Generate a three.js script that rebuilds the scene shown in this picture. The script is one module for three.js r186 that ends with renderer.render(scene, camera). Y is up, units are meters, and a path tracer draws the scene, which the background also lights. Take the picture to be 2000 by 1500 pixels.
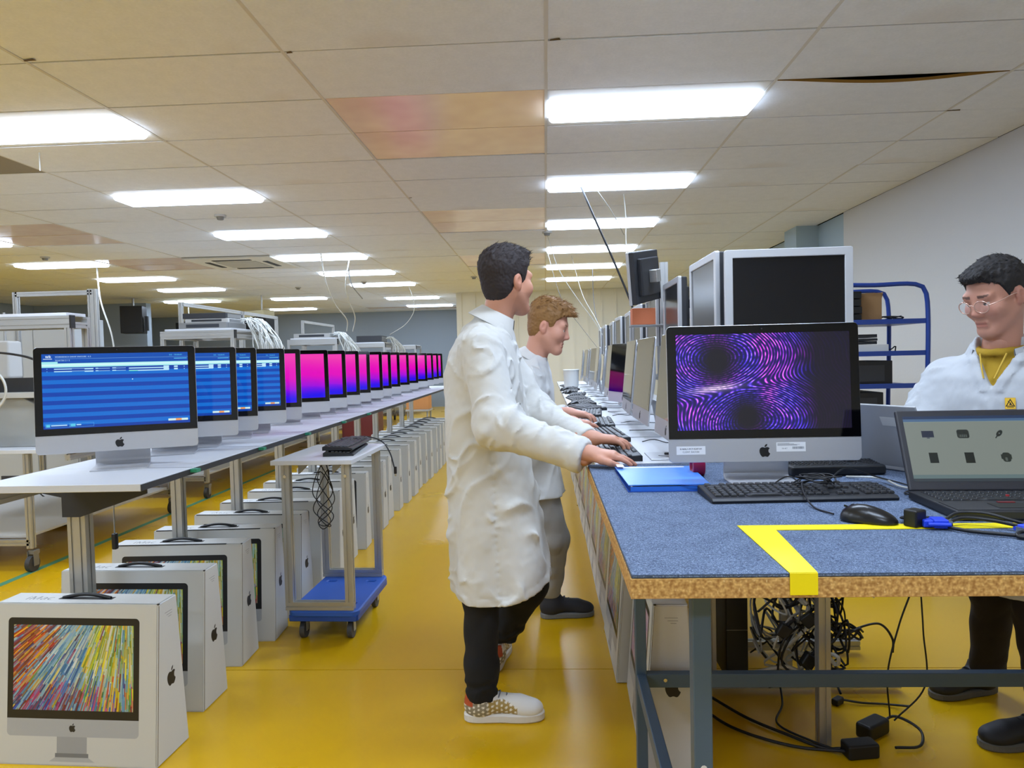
import * as THREE from 'three';
import { mergeGeometries, mergeVertices, toCreasedNormals } from 'three/addons/utils/BufferGeometryUtils.js';
import { RoundedBoxGeometry } from 'three/addons/geometries/RoundedBoxGeometry.js';
import { RectAreaLightUniformsLib } from 'three/addons/lights/RectAreaLightUniformsLib.js';
import { createNoise3D} from 'simplex-noise';

// ------------------------------------------------------------------ camera, light, exposure
const scene = new THREE.Scene();
const camera = new THREE.PerspectiveCamera(2 * Math.atan(750 / 1400) * 180 / Math.PI, 4 / 3, 0.05, 60);
camera.position.set(0, 1.37, 0);
camera.rotation.order = 'YXZ';
camera.rotation.set(-0.036725, 0.047249, -0.0238);
scene.add(camera);
const renderer = new THREE.WebGLRenderer({ antialias: true });
renderer.toneMapping = THREE.LinearToneMapping;
renderer.toneMappingExposure = 2.5;
renderer.shadowMap.enabled = true;
RectAreaLightUniformsLib.init();
const LAMP_NITS = 9.6;          // light of each ceiling panel
const LAMP_GLOW = 4.2;         // what the eye sees of the diffuser
const LAMP_COLOR = '#cfe3ff';
scene.background = new THREE.Color('#000000');

// ------------------------------------------------------------------ helpers
let seed = 7;
const rnd = () => { seed = (seed * 1664525 + 1013904223) >>> 0; return seed / 4294967296; };
const rr = (a, b) => a + (b - a) * rnd();
const noise3 = createNoise3D(() => rnd());
const V = (x, y, z) => new THREE.Vector3(x, y, z);
const PI = Math.PI;

const taken = new Map();
function numbered(name) {
  const n = taken.get(name) ?? 0; taken.set(name, n + 1);
  return n ? `${name}_${String(n).padStart(3, '0')}` : name;
}
function prep(g) {
  if (!g.index) { const n = g.attributes.position.count; g.setIndex([...Array(n).keys()]); }
  for (const k of Object.keys(g.attributes)) if (!['position', 'normal', 'uv', 'color'].includes(k)) g.deleteAttribute(k);
  if (!g.attributes.normal) g.computeVertexNormals();
  if (!g.attributes.uv) g.setAttribute('uv', new THREE.Float32BufferAttribute(new Float32Array(g.attributes.position.count * 2), 2));
  return g;
}
function place(g, x = 0, y = 0, z = 0, rx = 0, ry = 0, rz = 0) {
  if (rx || ry || rz) g.applyMatrix4(new THREE.Matrix4().makeRotationFromEuler(new THREE.Euler(rx, ry, rz)));
  g.translate(x, y, z); return prep(g);
}
const bx = (w, h, d, x, y, z, rx, ry, rz) => place(new THREE.BoxGeometry(w, h, d), x, y, z, rx, ry, rz);
const rb = (w, h, d, r, x, y, z, rx, ry, rz) => place(new RoundedBoxGeometry(w, h, d, 1, r), x, y, z, rx, ry, rz);
function between(g, a, b) {                     // geometry along +y of unit length, moved to run from a to b
  const d = b.clone().sub(a), L = d.length();
  g.scale(1, L, 1);
  g.applyQuaternion(new THREE.Quaternion().setFromUnitVectors(V(0, 1, 0), d.normalize()));
  g.translate((a.x + b.x) / 2, (a.y + b.y) / 2, (a.z + b.z) / 2);
  return prep(g);
}
const cyl = (a, b, r, n = 12, r2 = r) => between(new THREE.CylinderGeometry(r2, r, 1, n), a, b);
function tube(pts, r, seg = 0, rad = 6, closed = false) {
  const c = new THREE.CatmullRomCurve3(pts, closed, 'centripetal');
  return prep(new THREE.TubeGeometry(c, seg || pts.length * 5, r, rad, closed));
}
function ext(shape, depth, bevel = 0, x = 0, y = 0, z = 0, rx = 0, ry = 0, rz = 0, curveSegments = 6) {
  const g = new THREE.ExtrudeGeometry(shape, { depth: depth - 2 * bevel, bevelEnabled: bevel > 0, bevelSize: bevel, bevelThickness: bevel, bevelOffset: -bevel, bevelSegments: 1, curveSegments });
  g.translate(0, 0, -depth / 2 + bevel);
  return place(g, x, y, z, rx, ry, rz);
}
function poly(pts) { const s = new THREE.Shape(); pts.forEach(([x, y], i) => i ? s.lineTo(x, y) : s.moveTo(x, y)); s.closePath(); return s; }
function rrect(w, h, r, cx = 0, cy = 0) {
  const s = new THREE.Shape(), x = cx - w / 2, y = cy - h / 2;
  s.moveTo(x + r, y); s.lineTo(x + w - r, y); s.absarc(x + w - r, y + r, r, -PI / 2, 0); s.lineTo(x + w, y + h - r); s.absarc(x + w - r, y + h - r, r, 0, PI / 2);
  s.lineTo(x + r, y + h); s.absarc(x + r, y + h - r, r, PI / 2, PI); s.lineTo(x, y + r); s.absarc(x + r, y + r, r, PI, PI * 1.5); return s;
}
function merge(list) { list = [].concat(list).map(prep); return list.length === 1 ? list[0] : mergeGeometries(list); }
function uvBox(g, s = 1) {                       // uv in metres from the main direction of each face
  const p = g.attributes.position, n = g.attributes.normal, u = g.attributes.uv;
  for (let i = 0; i < p.count; i++) {
    const ax = Math.abs(n.getX(i)), ay = Math.abs(n.getY(i)), az = Math.abs(n.getZ(i));
    if (ay >= ax && ay >= az) u.setXY(i, p.getX(i) * s, p.getZ(i) * s); else if (ax >= az) u.setXY(i, p.getZ(i) * s, p.getY(i) * s); else u.setXY(i, p.getX(i) * s, p.getY(i) * s);
  }
  return g;
}
function mesh(name, geo, material, parent) {
  const m = new THREE.Mesh(Array.isArray(geo) ? merge(geo) : prep(geo), material);
  m.name = parent ? name : numbered(name); m.castShadow = m.receiveShadow = true;
  (parent ?? scene).add(m); return m;
}
const tag = (o, label, category, group) => { Object.assign(o.userData, { label, category }); if (group) o.userData.group = group; return o; };
function thing(name, label, category, [x, y, z] = [0, 0, 0], turn = 0, group) {
  const o = new THREE.Group(); o.name = numbered(name); o.position.set(x, y, z); o.rotation.y = turn; scene.add(o);
  return tag(o, label, category, group);
}
function dup(src, [x, y, z], turn, label) {
  const o = src.clone(); o.userData = { ...src.userData, label }; o.name = numbered(src.name.replace(/_\d{3}$/, '')); o.position.set(x, y, z); o.rotation.y = turn; scene.add(o); return o;
}
function struct(name, geo, material, label) {
  const m = mesh(name, geo, material); m.userData.kind = 'structure'; if (label) m.userData.label = label; return m;
}
const ORD = ['first', 'second', 'third', 'fourth', 'fifth', 'sixth', 'seventh', 'eighth', 'ninth', 'tenth', 'eleventh', 'twelfth', 'thirteenth', 'fourteenth', 'fifteenth', 'sixteenth', 'seventeenth', 'eighteenth', 'nineteenth', 'twentieth', 'twenty-first', 'twenty-second', 'twenty-third', 'twenty-fourth', 'twenty-fifth'];

// ------------------------------------------------------------------ textures
function dataTex(n, fn, srgb = true, rep = 1, m = n) {
  const a = new Uint8Array(n * m * 4);
  for (let j = 0; j < m; j++) for (let i = 0; i < n; i++) { const c = fn(i / n, j / m), k = (j * n + i) * 4; a[k] = c[0]; a[k + 1] = c[1]; a[k + 2] = c[2]; a[k + 3] = 255; }
  const t = new THREE.DataTexture(a, n, m); t.magFilter = THREE.LinearFilter; t.minFilter = THREE.LinearMipmapLinearFilter; t.generateMipmaps = true;
  t.wrapS = t.wrapT = THREE.RepeatWrapping; t.repeat.set(rep, rep); if (srgb) t.colorSpace = THREE.SRGBColorSpace; t.needsUpdate = true; return t;
}
// tileable gradient noise: u and v in 0..1, f features across
const gradAt = (i, j, s) => { let h = (i * 374761393 + j * 668265263 + s * 2147483 + 1013) | 0; h = Math.imul(h ^ (h >>> 13), 1274126177); h ^= h >>> 16; const a = (h & 65535) / 65536 * 2 * PI; return [Math.cos(a), Math.sin(a)]; };
function tn(u, v, f, s = 0) {
  f = Math.max(2, Math.round(f)); const x = u * f, y = v * f, i = Math.floor(x), j = Math.floor(y), a = x - i, b = y - j, w = t => t * t * t * (t * (t * 6 - 15) + 10);
  const g = (di, dj) => { const q = gradAt((i + di) % f, (j + dj) % f, s | 0); return q[0] * (a - di) + q[1] * (b - dj); }, p = w(a), q = w(b);
  return 1.5 * ((g(0, 0) * (1 - p) + g(1, 0) * p) * (1 - q) + (g(0, 1) * (1 - p) + g(1, 1) * p) * q);
}
const clamp = (x, a = 0, b = 1) => Math.min(b, Math.max(a, x));
const lerp = (a, b, t) => a + (b - a) * t;
const mixc = (a, b, t) => [lerp(a[0], b[0], t), lerp(a[1], b[1], t), lerp(a[2], b[2], t)];
function canvasTex(w, h, draw) {
  const c = document.createElement('canvas'); c.width = w; c.height = h; const x = c.getContext('2d'); draw(x, w, h);
  const t = new THREE.CanvasTexture(c); t.colorSpace = THREE.SRGBColorSpace; t.magFilter = THREE.LinearFilter; return t;
}
const std = (color, roughness = .6, metalness = 0, o = {}) => new THREE.MeshStandardMaterial({ color, roughness, metalness, ...o });
const phy = (color, roughness = .6, metalness = 0, o = {}) => new THREE.MeshPhysicalMaterial({ color, roughness, metalness, ...o });

// the bitten fruit emblem, drawn with curves in a 24-unit square (y down)
const FRUIT = [[12.152, 6.896], [-.948, 0, -2.415, -1.078, -3.96, -1.04], [-2.04, .027, -3.91, 1.183, -4.961, 3.014], [-2.117, 3.675, -.546, 9.103, 1.519, 12.09], [1.013, 1.454, 2.208, 3.09, 3.792, 3.039], [1.52, -.065, 2.09, -.987, 3.935, -.987], [1.831, 0, 2.35, .987, 3.96, .948], [1.637, -.026, 2.676, -1.48, 3.676, -2.948], [1.156, -1.688, 1.636, -3.325, 1.662, -3.415], [-.039, -.013, -3.182, -1.221, -3.22, -4.857], [-.026, -3.04, 2.48, -4.494, 2.597, -4.559], [-1.429, -2.09, -3.623, -2.324, -4.39, -2.376], [-2, -.156, -3.675, 1.09, -4.61, 1.09]];
const LEAF = [[15.53, 3.83], [.843, -1.012, 1.4, -2.427, 1.245, -3.83], [-1.207, .052, -2.662, .805, -3.532, 1.818], [-.78, .896, -1.454, 2.338, -1.273, 3.714], [1.338, .104, 2.715, -.688, 3.559, -1.701]];
function emblemPath(ctx, path, cx, cy, s, flip = 1) {       // works on a canvas and on a THREE.Shape (flip -1)
  let [x, y] = path[0]; const X = a => cx + (a - 12) * s, Y = a => cy + flip * (a - 12) * s;
  ctx.moveTo(X(x), Y(y));
  for (const [a, b, c, d, e, f] of path.slice(1)) { ctx.bezierCurveTo(X(x + a), Y(y + b), X(x + c), Y(y + d), X(x + e), Y(y + f)); x += e; y += f; }
}
function emblemShapes(size) { return [FRUIT, LEAF].map(p => { const s = new THREE.Shape(); emblemPath(s, p, 0, 0, size / 24, -1); return s; }); }
const emblemGeo = size => merge(emblemShapes(size).map(s => ext(s, .0008, 0, 0, 0, 0, 0, 0, 0, 4)));
function emblemDraw(ctx, cx, cy, size) { for (const p of [FRUIT, LEAF]) { ctx.beginPath(); emblemPath(ctx, p, cx, cy, size / 24); ctx.fill(); } }

// aluminium slotted profile of w x h section along +y, unit length
function slotShape(w, h) {
  const pts = [], sd = .0045, sw = .0042, side = (x0, y0, x1, y1) => {
    const L = Math.hypot(x1 - x0, y1 - y0), n = Math.max(1, Math.round(L / .04)), ux = (x1 - x0) / L, uy = (y1 - y0) / L, nx = -uy, ny = ux;
    pts.push([x0, y0]);
    for (let k = 0; k < n; k++) { const c = L * (k + .5) / n; for (const [a, b] of [[-sw, 0], [-sw, sd], [sw, sd], [sw, 0]]) pts.push([x0 + ux * (c + a) + nx * b, y0 + uy * (c + a) + ny * b]); }
  };
  side(-w / 2, -h / 2, w / 2, -h / 2); side(w / 2, -h / 2, w / 2, h / 2); side(w / 2, h / 2, -w / 2, h / 2); side(-w / 2, h / 2, -w / 2, -h / 2);
  return poly(pts);
}
function prof(a, b, w = .04, h = .04) { const g = new THREE.ExtrudeGeometry(slotShape(w, h), { depth: 1, bevelEnabled: false }); g.translate(0, 0, -.5); g.rotateX(-PI / 2); 
  const d = b.clone().sub(a), L = d.length(); g.scale(1, L, 1);
  // keep the section axes aligned with the world
  d.normalize(); if (Math.abs(d.y) < .5) { if (Math.abs(d.x) > Math.abs(d.z)) g.rotateZ(-PI / 2); else g.rotateX(PI / 2); }
  g.translate((a.x + b.x) / 2, (a.y + b.y) / 2, (a.z + b.z) / 2); return prep(g); }
// ------------------------------------------------------------------ materials of the room
const floorMap = dataTex(512, (u, v) => {
  const n = .5 + .25 * tn(u, v, 4) + .1 * tn(u, v, 11, 2);
  return mixc([208, 160, 2], [220, 174, 6], clamp(n));
}, true, .25);
const floorRough = dataTex(512, (u, v) => { const n = .5 + .25 * tn(u, v, 6, 9) + .12 * tn(u, v, 14, 11); const r = 66 + 12 * clamp(n); return [r, r, r]; }, false, .33);
const M = {
  floor: phy('#ffffff', 1, 0, { map: floorMap, roughnessMap: floorRough }),
  joint: std('#5a4312', .8),
  white: std('#d4d4d1', .55),
  wall: std('#d0cfcc', .85, 0, { bumpScale: .0008, bumpMap: dataTex(256, (u, v) => { const n = 128 + 60 * tn(u, v, 30, 3) + 50 * tn(u, v, 90, 5); return [n, n, n]; }, false, 1) }),
  wallBlue: std('#a9bcc6', .85), wallGrey: std('#9aa5b0', .85), wallBeige: std('#e8e4d6', .7),
  void: std('#6f665a', .95),
  alu: std('#b4b4b2', .38, .75), aluDark: std('#8d8d8c', .45, .7), chrome: std('#c8c8c8', .2, 1),
  black: std('#0d0d0f', .45), blackGloss: phy('#060608', .12), rubber: std('#17171a', .8), darkGrey: std('#2c2d31', .6),
  wtop: std('#cdcfd3', .4), wedge: std('#bab8b3', .5),
  cableBlack: std('#0f0f12', .5), cableWhite: std('#c6c6c0', .5), cableGrey: std('#8a8a86', .55),
};
const tileBump = dataTex(256, (u, v) => { const n = 128 + 45 * tn(u, v, 60, 13) + 60 * tn(u, v, 150, 15); return [n, n, n]; }, false, 2.5);
const tileMaps = [0, 1, 2, 3].map(k => dataTex(256, (u, v) => {
  const st = clamp(tn(u, v, 2.2, 21 + k * 3) * 1.6 - .75) * .55, g = .5 + .3 * tn(u, v, 70, 31 + k) + .25 * tn(u, v, 14, 41 + k);
  return mixc(mixc([222, 225, 229], [234, 236, 240], clamp(g)), [196, 176, 150], st * (k > 1 ? .6 : .15));
}, true, 1));
M.tiles = tileMaps.map(t => std('#ffffff', .9, 0, { map: t, bumpMap: tileBump, bumpScale: .0012 }));
M.dullTile = std('#8f8676', .9); M.tileEdge = std('#8a6424', .95);
M.runner = std('#cfcbc3', .6);
M.paintedReflection = phy('#ffffff', .2, 0, { map: dataTex(256, (u, v) => { const n = .5 + .35 * tn(u, v, 3, 51) + .2 * tn(u, v, 9, 53); return mixc([232, 205, 188], [252, 236, 214], clamp(n)); }, true, 1) });  // warm floor reflection painted into the panel colour as mottled peach
M.lampBody = std('#efefec', .5);
M.diffuser = std('#ffffff', .6, 0, { emissive: LAMP_COLOR, emissiveIntensity: LAMP_GLOW });

// ------------------------------------------------------------------ floor: resin slabs with narrow saw-cut joints
const CEIL = 2.787, XL = -11.5, XR = 3.11, ZB = 2.6, ZF = -20.6;
{
  const base = struct('floor', bx(XR - XL + .4, .12, ZB - ZF + .4, (XL + XR) / 2, -.075, (ZB + ZF) / 2), M.joint, 'glossy yellow resin floor with thin saw-cut joints');
  const zs = [ZB + .15, -3.102, -9.1, -15.1, ZF - .15], xs = [XL - .15, -5.6, XR + .15];
  for (let i = 0; i < zs.length - 1; i++) for (let j = 0; j < xs.length - 1; j++) {
    const w = xs[j + 1] - xs[j] - .005, d = zs[i] - zs[i + 1] - .005;
    mesh('floor_slab', uvBox(bx(w, .016, d, (xs[j] + xs[j + 1]) / 2, -.008, (zs[i] + zs[i + 1]) / 2)), M.floor, base);
  }
  tag(mesh('floor_tape', bx(.05, .0012, 12, -3.5, .0008, -8.6), std('#4f8f6d', .6)), 'long thin green marking tape stuck along the yellow floor', 'floor tape');
}
// ------------------------------------------------------------------ walls
function wallBox(name, x0, x1, z0, z1, m, label, y1 = CEIL) { return struct(name, uvBox(bx(Math.abs(x1 - x0), y1 + .1, Math.abs(z1 - z0), (x0 + x1) / 2, (y1 - .1) / 2, (z0 + z1) / 2)), m, label); }
wallBox('wall_right', XR, XR + .2, ZB, -7.62, M.wall, 'plain off-white painted wall beside the long workbench');
wallBox('wall_right_far', XR + .02, XR + .2, -7.62, -15.6, M.wallBlue, 'pale blue stretch of wall behind the pillar');
wallBox('wall_pillar', 2.88, XR + .02, -8.35, -8.75, M.wallBlue, 'pale blue square pillar standing against the side wall');
wallBox('wall_left', XL - .2, XL, ZB, ZF, M.wallGrey, 'grey side wall beyond the racks');
wallBox('wall_back', XL, XR, ZF - .2, ZF, M.wallGrey, 'blue-grey end wall behind the row of racks');
wallBox('wall_front', XL, XR, ZB, ZB + .2, M.wall, 'off-white wall closing the near end of the hall');
wallBox('wall_partition', XL, -8.9, -15.7, -15.9, M.wallGrey, 'grey partition wall behind the black equipment box');
{ // ribbed beige partition: sheet with vertical ribs
  const w = wallBox('wall_ribbed', -1.88, XR, -15.35, -15.55, M.wallBeige, 'beige ribbed sheet-metal partition at the end of the benches');
  for (let x = -1.78; x < XR; x += .3) mesh('rib', bx(.035, CEIL, .03, x, CEIL / 2, -15.34), M.wallBeige, w);
  wallBox('wall_return', -1.88, -1.78, -15.55, ZF, M.wallBeige, 'beige return wall at the corner of the ribbed partition');
}
// ------------------------------------------------------------------ ceiling: soffit slab, tiles, runners
const LAMPS = [];                                             // [x0, d centre]
for (const x of [.035, -3.565, -7.165]) for (let k = 0; k < 9; k++) LAMPS.push([x, -1.23 + 1.8 * k + (x === -7.165 ? -.02 : 0)]);
LAMPS.push([-3.565, 16.17], [-3.565, 18.57], [-8.365, 15.57], [-7.165, 18.57], [-5.965, 15.57]);
const lampCell = (x, d) => LAMPS.some(([lx, ld]) => Math.abs(lx - x) < .05 && Math.abs(ld - d) < .31);
const PAINTED_REFLECTIONS = [[-1.165, 4.17], [-1.165, 4.77], [-1.165, 7.17], [-1.165, 7.77], [-1.165, 10.17], [-1.165, 10.77], [-5.965, 7.17], [-5.965, 7.77], [-5.965, 9.57], [-5.965, 10.17], [-4.765, 19.17], [-3.565, 19.77]];  // cells whose panels carry the painted floor reflection
const paintedReflectionCell = (x, d) => PAINTED_REFLECTIONS.some(([mx, md]) => Math.abs(mx - x) < .05 && Math.abs(md - d) < .2);
{
  const ceil = struct('ceiling', bx(XR - XL + .4, .1, ZB - ZF + .4, (XL + XR) / 2, CEIL + .33, (ZB + ZF) / 2), M.void, 'suspended ceiling of off-white tiles in a thin grid');
  const TW = 1.2, TD = .6, cells = [];
  for (let i = -10; i < 3; i++) for (let j = -7; j < 30; j++) {
    const x0 = .035 + i * TW, d0 = 3.27 + j * TD - .0, xa = Math.max(x0, XL), xb = Math.min(x0 + TW, XR);
    if (xb - xa < .05 || d0 + TD < -ZB || d0 > -ZF) continue;
    cells.push([x0, d0 + TD / 2, xa, xb]);
  }
  const tileGeo = uvBox(bx(TW - .012, .016, TD - .012, 0, .008, 0)), cache = new Map();
  const rest = [];
  cells.sort((a, b) => Math.hypot(a[0], a[1]) - Math.hypot(b[0], b[1]));
  let shown = 0;
  for (const [x0, dc, xa, xb] of cells) {
    if (lampCell(x0, dc)) continue;
    if (Math.abs(x0 + 4.765) < .05 && dc > 9.3 && dc < 10.4) continue;          // air conditioner
    const full = xb - xa > TW - .01, refl = paintedReflectionCell(x0, dc);
    const jig = [rr(-.0015, .0015), rr(-.0028, .0028), rr(-.0016, .0016)];
    const inView = dc > 1.4 && x0 > -1.2 * dc - 1.4;
    if (x0 > 1.2 && x0 < 1.3 && Math.abs(dc - 4.17) < .2) continue;             // the sagging tile, below
    let g = tileGeo;
    if (!full) { const k = (xb - xa).toFixed(3); if (!cache.has(k)) cache.set(k, uvBox(bx(xb - xa - .012, .016, TD - .012, 0, .008, 0))); g = cache.get(k); }
    if (inView && shown < 285 || refl) {
      const t = mesh(refl ? 'gloss_tile' : 'ceiling_tile', g, refl ? M.paintedReflection : Math.abs(x0 + 4.765) < .05 && Math.abs(dc - 4.77) < .2 ? M.dullTile : M.tiles[Math.floor(rnd() * 4)], ceil);
      t.position.set((xa + xb) / 2, CEIL + jig[0] + (refl ? .004 : 0), -dc); t.rotation.set(refl ? 0 : jig[1], 0, refl ? 0 : jig[2]); shown++;
      if (refl) t.userData.label = 'glossy ceiling panel painted peach like a reflection of the yellow floor';
    } else { const c = g.clone(); c.translate((xa + xb) / 2, CEIL + jig[0], -dc); rest.push(c); }
  }
  const r = mesh('far_tiles', rest, M.tiles[0], ceil); r.userData.kind = 'stuff';
  { // one tile sags and shows its brown fibre edge
    const n = 24, g = new THREE.BoxGeometry(TW - .014, .016, TD - .008, n, 1, 8), p = g.attributes.position;
    for (let i = 0; i < p.count; i++) { const u = (p.getX(i) + TW / 2) / TW, w = clamp((p.getZ(i) + TD / 2) / TD); p.setY(i, p.getY(i) + .008 - .033 * Math.pow(Math.sin(PI * clamp(u, 0, 1)), 1.3) * w * w); }
    g.computeVertexNormals();
    const t = mesh('sagging_tile', uvBox(prep(g)), M.tiles[1], ceil); t.position.set(1.235 + TW / 2, CEIL, -4.17); t.userData.label = 'ceiling tile sagging along one edge';
    const e = new THREE.BoxGeometry(TW - .016, .0155, .002, n, 1, 1), q = e.attributes.position;
    for (let i = 0; i < q.count; i++) { const u = (q.getX(i) + TW / 2) / TW; q.setY(i, q.getY(i) + .0078 - .033 * Math.pow(Math.sin(PI * clamp(u)), 1.3)); }
    e.computeVertexNormals(); const em = mesh('fibre_edge', e, M.tileEdge, ceil); em.position.set(1.235 + TW / 2, CEIL, -4.17 + TD / 2 - .003);
  }
  // long runners
  for (let i = -10; i < 3; i++) { const x = .035 + i * TW; if (x < XL || x > XR) continue; mesh('runner', bx(.017, .012, ZB - ZF, x, CEIL + .004, (ZB + ZF) / 2), M.runner, ceil); }
  for (const [x, d, l] of [[.05, 3.27, .05], [-2.36, 3.24, .06], [-1.16, 6.27, .03], [2.43, 4.47, .08], [-1.15, 3.28, .03]]) { const h = mesh('chipped_corner', ext(poly([[0, 0], [l, .004], [l * .9, .022], [.004, .012]]), .001, 0, x, CEIL - .0035, -d, PI / 2, 0, 0), M.joint, ceil); }
}
// ------------------------------------------------------------------ ceiling lamps
{
  const bodyGeo = merge([bx(1.186, .07, .012, 0, .035, -.29), bx(1.186, .07, .012, 0, .035, .29), bx(.008, .07, .59, -.589, .035, 0), bx(.008, .07, .59, .589, .035, 0), bx(1.186, .01, .59, 0, .075, 0),
    bx(1.186, .008, .142, 0, .004, -.222), bx(1.186, .008, .142, 0, .004, .222)]);
  const diffGeo = ext(rrect(1.165, .30, .03), .04, .012, 0, -.015, 0, PI / 2, 0, 0);
  const col = { '.035': 'over the workbench column', };
  const rows = {};
  for (const [x0, d] of LAMPS) {
    const key = x0 === .035 ? 'the column above the workbench' : x0 === -3.565 ? 'the column above the racks' : x0 === -7.165 ? 'the column beyond the racks' : x0 < -8 ? 'the column by the grey partition' : 'the column past the air conditioner';
    rows[key] = (rows[key] ?? 0) + 1;
    const t = thing('ceiling_light', `recessed fluorescent ceiling panel, ${ORD[rows[key] - 1]} from the near end in ${key}`, 'ceiling light', [x0 + .6, CEIL, -d], 0, 'recessed ceiling lights');
    mesh('housing', bodyGeo, M.lampBody, t); mesh('diffuser', diffGeo, M.diffuser, t);
    const L = new THREE.RectAreaLight(LAMP_COLOR, LAMP_NITS, 1.14, .28); L.position.set(x0 + .6, CEIL - .037, -d); L.lookAt(x0 + .6, 0, -d); L.name = numbered('panel_light'); scene.add(L);
  }
}
// ------------------------------------------------------------------ screen pictures (print and screens only)
function hsl(h, s, l) { return `hsl(${h},${s}%,${l}%)`; }
const blueUI = canvasTex(960, 540, (x, w, h) => {
  x.fillStyle = '#0a3fa8'; x.fillRect(0, 0, w, h);
  for (let k = 0; k < 13; k++) { x.fillStyle = k % 2 ? '#0642ae' : '#0a6fd6'; x.fillRect(0, 128 + k * 30, w, 30); }
  x.fillStyle = '#0b50b4'; x.fillRect(0, 0, w, 62); x.fillStyle = '#7fb4ea'; x.fillRect(80, 34, w - 80, 2);
  x.fillStyle = '#e8f4ff'; x.font = 'bold 26px sans-serif'; x.fillText('wk', 24, 28); x.fillRect(10, 34, 56, 4);
  x.font = '15px sans-serif'; x.fillStyle = '#cfe6ff'; x.fillText('WORKBENCH DRIVE ERASURE  6.3', 84, 26); x.fillText('Asset list 2 / 2', 84, 52);
  x.fillStyle = '#6fe0ff'; x.fillText('3/2   10:20:41', w - 130, 24); x.fillRect(w - 96, 44, 88, 4);
  x.fillStyle = '#a9f0f4'; x.fillRect(0, 68, w, 30); x.fillRect(0, 56, 100, 14); x.fillStyle = '#d4fbfd'; x.fillRect(0, 74, w, 14);
  for (const y of [106, 124]) { x.fillStyle = '#7fd2ff'; x.fillRect(30, y, 5, 5); x.fillStyle = '#bfeaff'; x.fillRect(76, y, 112, 7); x.fillRect(76, y, 250, 3); x.fillRect(268, y, 56, 9); x.fillRect(338, y, 18, 7); x.fillRect(338, y + 3, 94, 3); x.fillRect(446, y, 26, 7); x.fillRect(446, y + 3, 90, 3); x.fillRect(556, y + 4, 270, 8); x.fillRect(790, y - 6, 38, 14); x.fillRect(862, y - 4, 26, 12); x.fillRect(930, y, 6, 6); }
  x.fillStyle = '#3fe0a0'; x.fillRect(556, 132, 60, 4);
  x.fillStyle = '#eaf6ff'; x.beginPath(); x.arc(578, 196, 4, 0, 7); x.fill();
  x.fillStyle = '#d7f2f0'; x.fillRect(w - 150, h - 36, 136, 16); x.fillStyle = '#f0a05a'; x.fillRect(w - 98, h - 36, 40, 16);
  x.strokeStyle = '#5fb8f0'; x.lineWidth = 2; x.strokeRect(14, h - 36, 150, 26); x.strokeRect(166, h - 36, 150, 26); x.fillStyle = '#5fd0f0'; x.fillRect(18, h - 32, 24, 18); x.fillRect(170, h - 32, 30, 18); x.fillStyle = '#bfe6ff'; x.fillRect(48, h - 28, 100, 8); x.fillRect(206, h - 28, 30, 8);
});
const pinkUI = dataTex(128, (u, v) => {                // soft magenta to violet wallpaper
  const b = v, w = .06 * Math.sin(u * 5 + b * 3);
  let c = mixc([30, 8, 235], [150, 0, 226], clamp((b + w) / .22)); c = mixc(c, [228, 0, 190], clamp((b + w - .18) / .3)); c = mixc(c, [240, 62, 178], clamp((b + w - .55) / .4));
  return c;
});
const swirlUI = dataTex(1024, (u, v) => {             // flowing violet filaments on black
  const X = u * 1.78, Y = v;
  const q1 = noise3(X * .95 + 5.2, Y * 1.1, 1.3), q2 = noise3(X * .95 + 9.7, Y * 1.1 + 4, 6.3), q3 = noise3(X * 2.4, Y * 2.4, 3.3);
  const A = Math.hypot((X - .42) * .72, (Y - .74) * 1.05), Bd = Math.hypot((X - .74) * .72, (Y - .10) * 1.05), hh = Math.max(.09 - Math.abs(A - Bd), 0) / .09, mn = Math.min(A, Bd) - hh * hh * .0225;
  const ph = 128 * mn + 7 * q1 + 3 * q2 + .9 * q3;
  const al = (A < Bd ? Math.atan2(Y - .74, X - .42) : Math.atan2(Y - .1, X - .74)) * 22 + 6 * q2;   // runs along the filaments
  const dash = .45 + .6 * noise3(al * .3, Math.floor(ph / PI + 20) * 7.3, 8);
  const line = Math.pow(clamp(.5 + .5 * Math.sin(ph * 2)), 2.4) * clamp(dash + .2);
  const d1 = Math.hypot((X - .42) * 1.2, Y - .72), d2 = Math.hypot((X - .72) * 1.1, Y - .13), d3 = clamp((X - 1.12) * 3.2 - clamp(.45 - Y) * 1.3 * clamp(1.5 - X, 0, 1) * 3);
  const env = clamp(d1 * 4.2 - .45) * clamp(d2 * 4.4 - .4) * (1 - .93 * clamp(d3));
  const hot = Math.exp(-Math.pow((Y - .42 - .12 * (X - .3)) / .035, 2)) * Math.exp(-Math.pow((X - .4) / .24, 2));
  const pk = clamp(.5 + .9 * noise3(X * 2.3 + 3, Y * 2.3, 4)) * .9 + .5 * Math.exp(-Math.pow((X - .98 + .1 * Y) / .07, 2)) * clamp(Y * 1.6);
  const c = mixc([60, 20, 255], [235, 20, 225], clamp(pk * .9));
  const s = line * env; let o = [26 + c[0] * s + 110 * s * s * s, 25 + c[1] * s + 105 * s * s * s, 34 + c[2] * s + 46 * clamp(env)];
  o = mixc(o, [255, 225, 255], clamp(hot * (.5 + .8 * line)));
  return o.map(t => clamp(t, 0, 255));
}, true, 1, 576);
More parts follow.
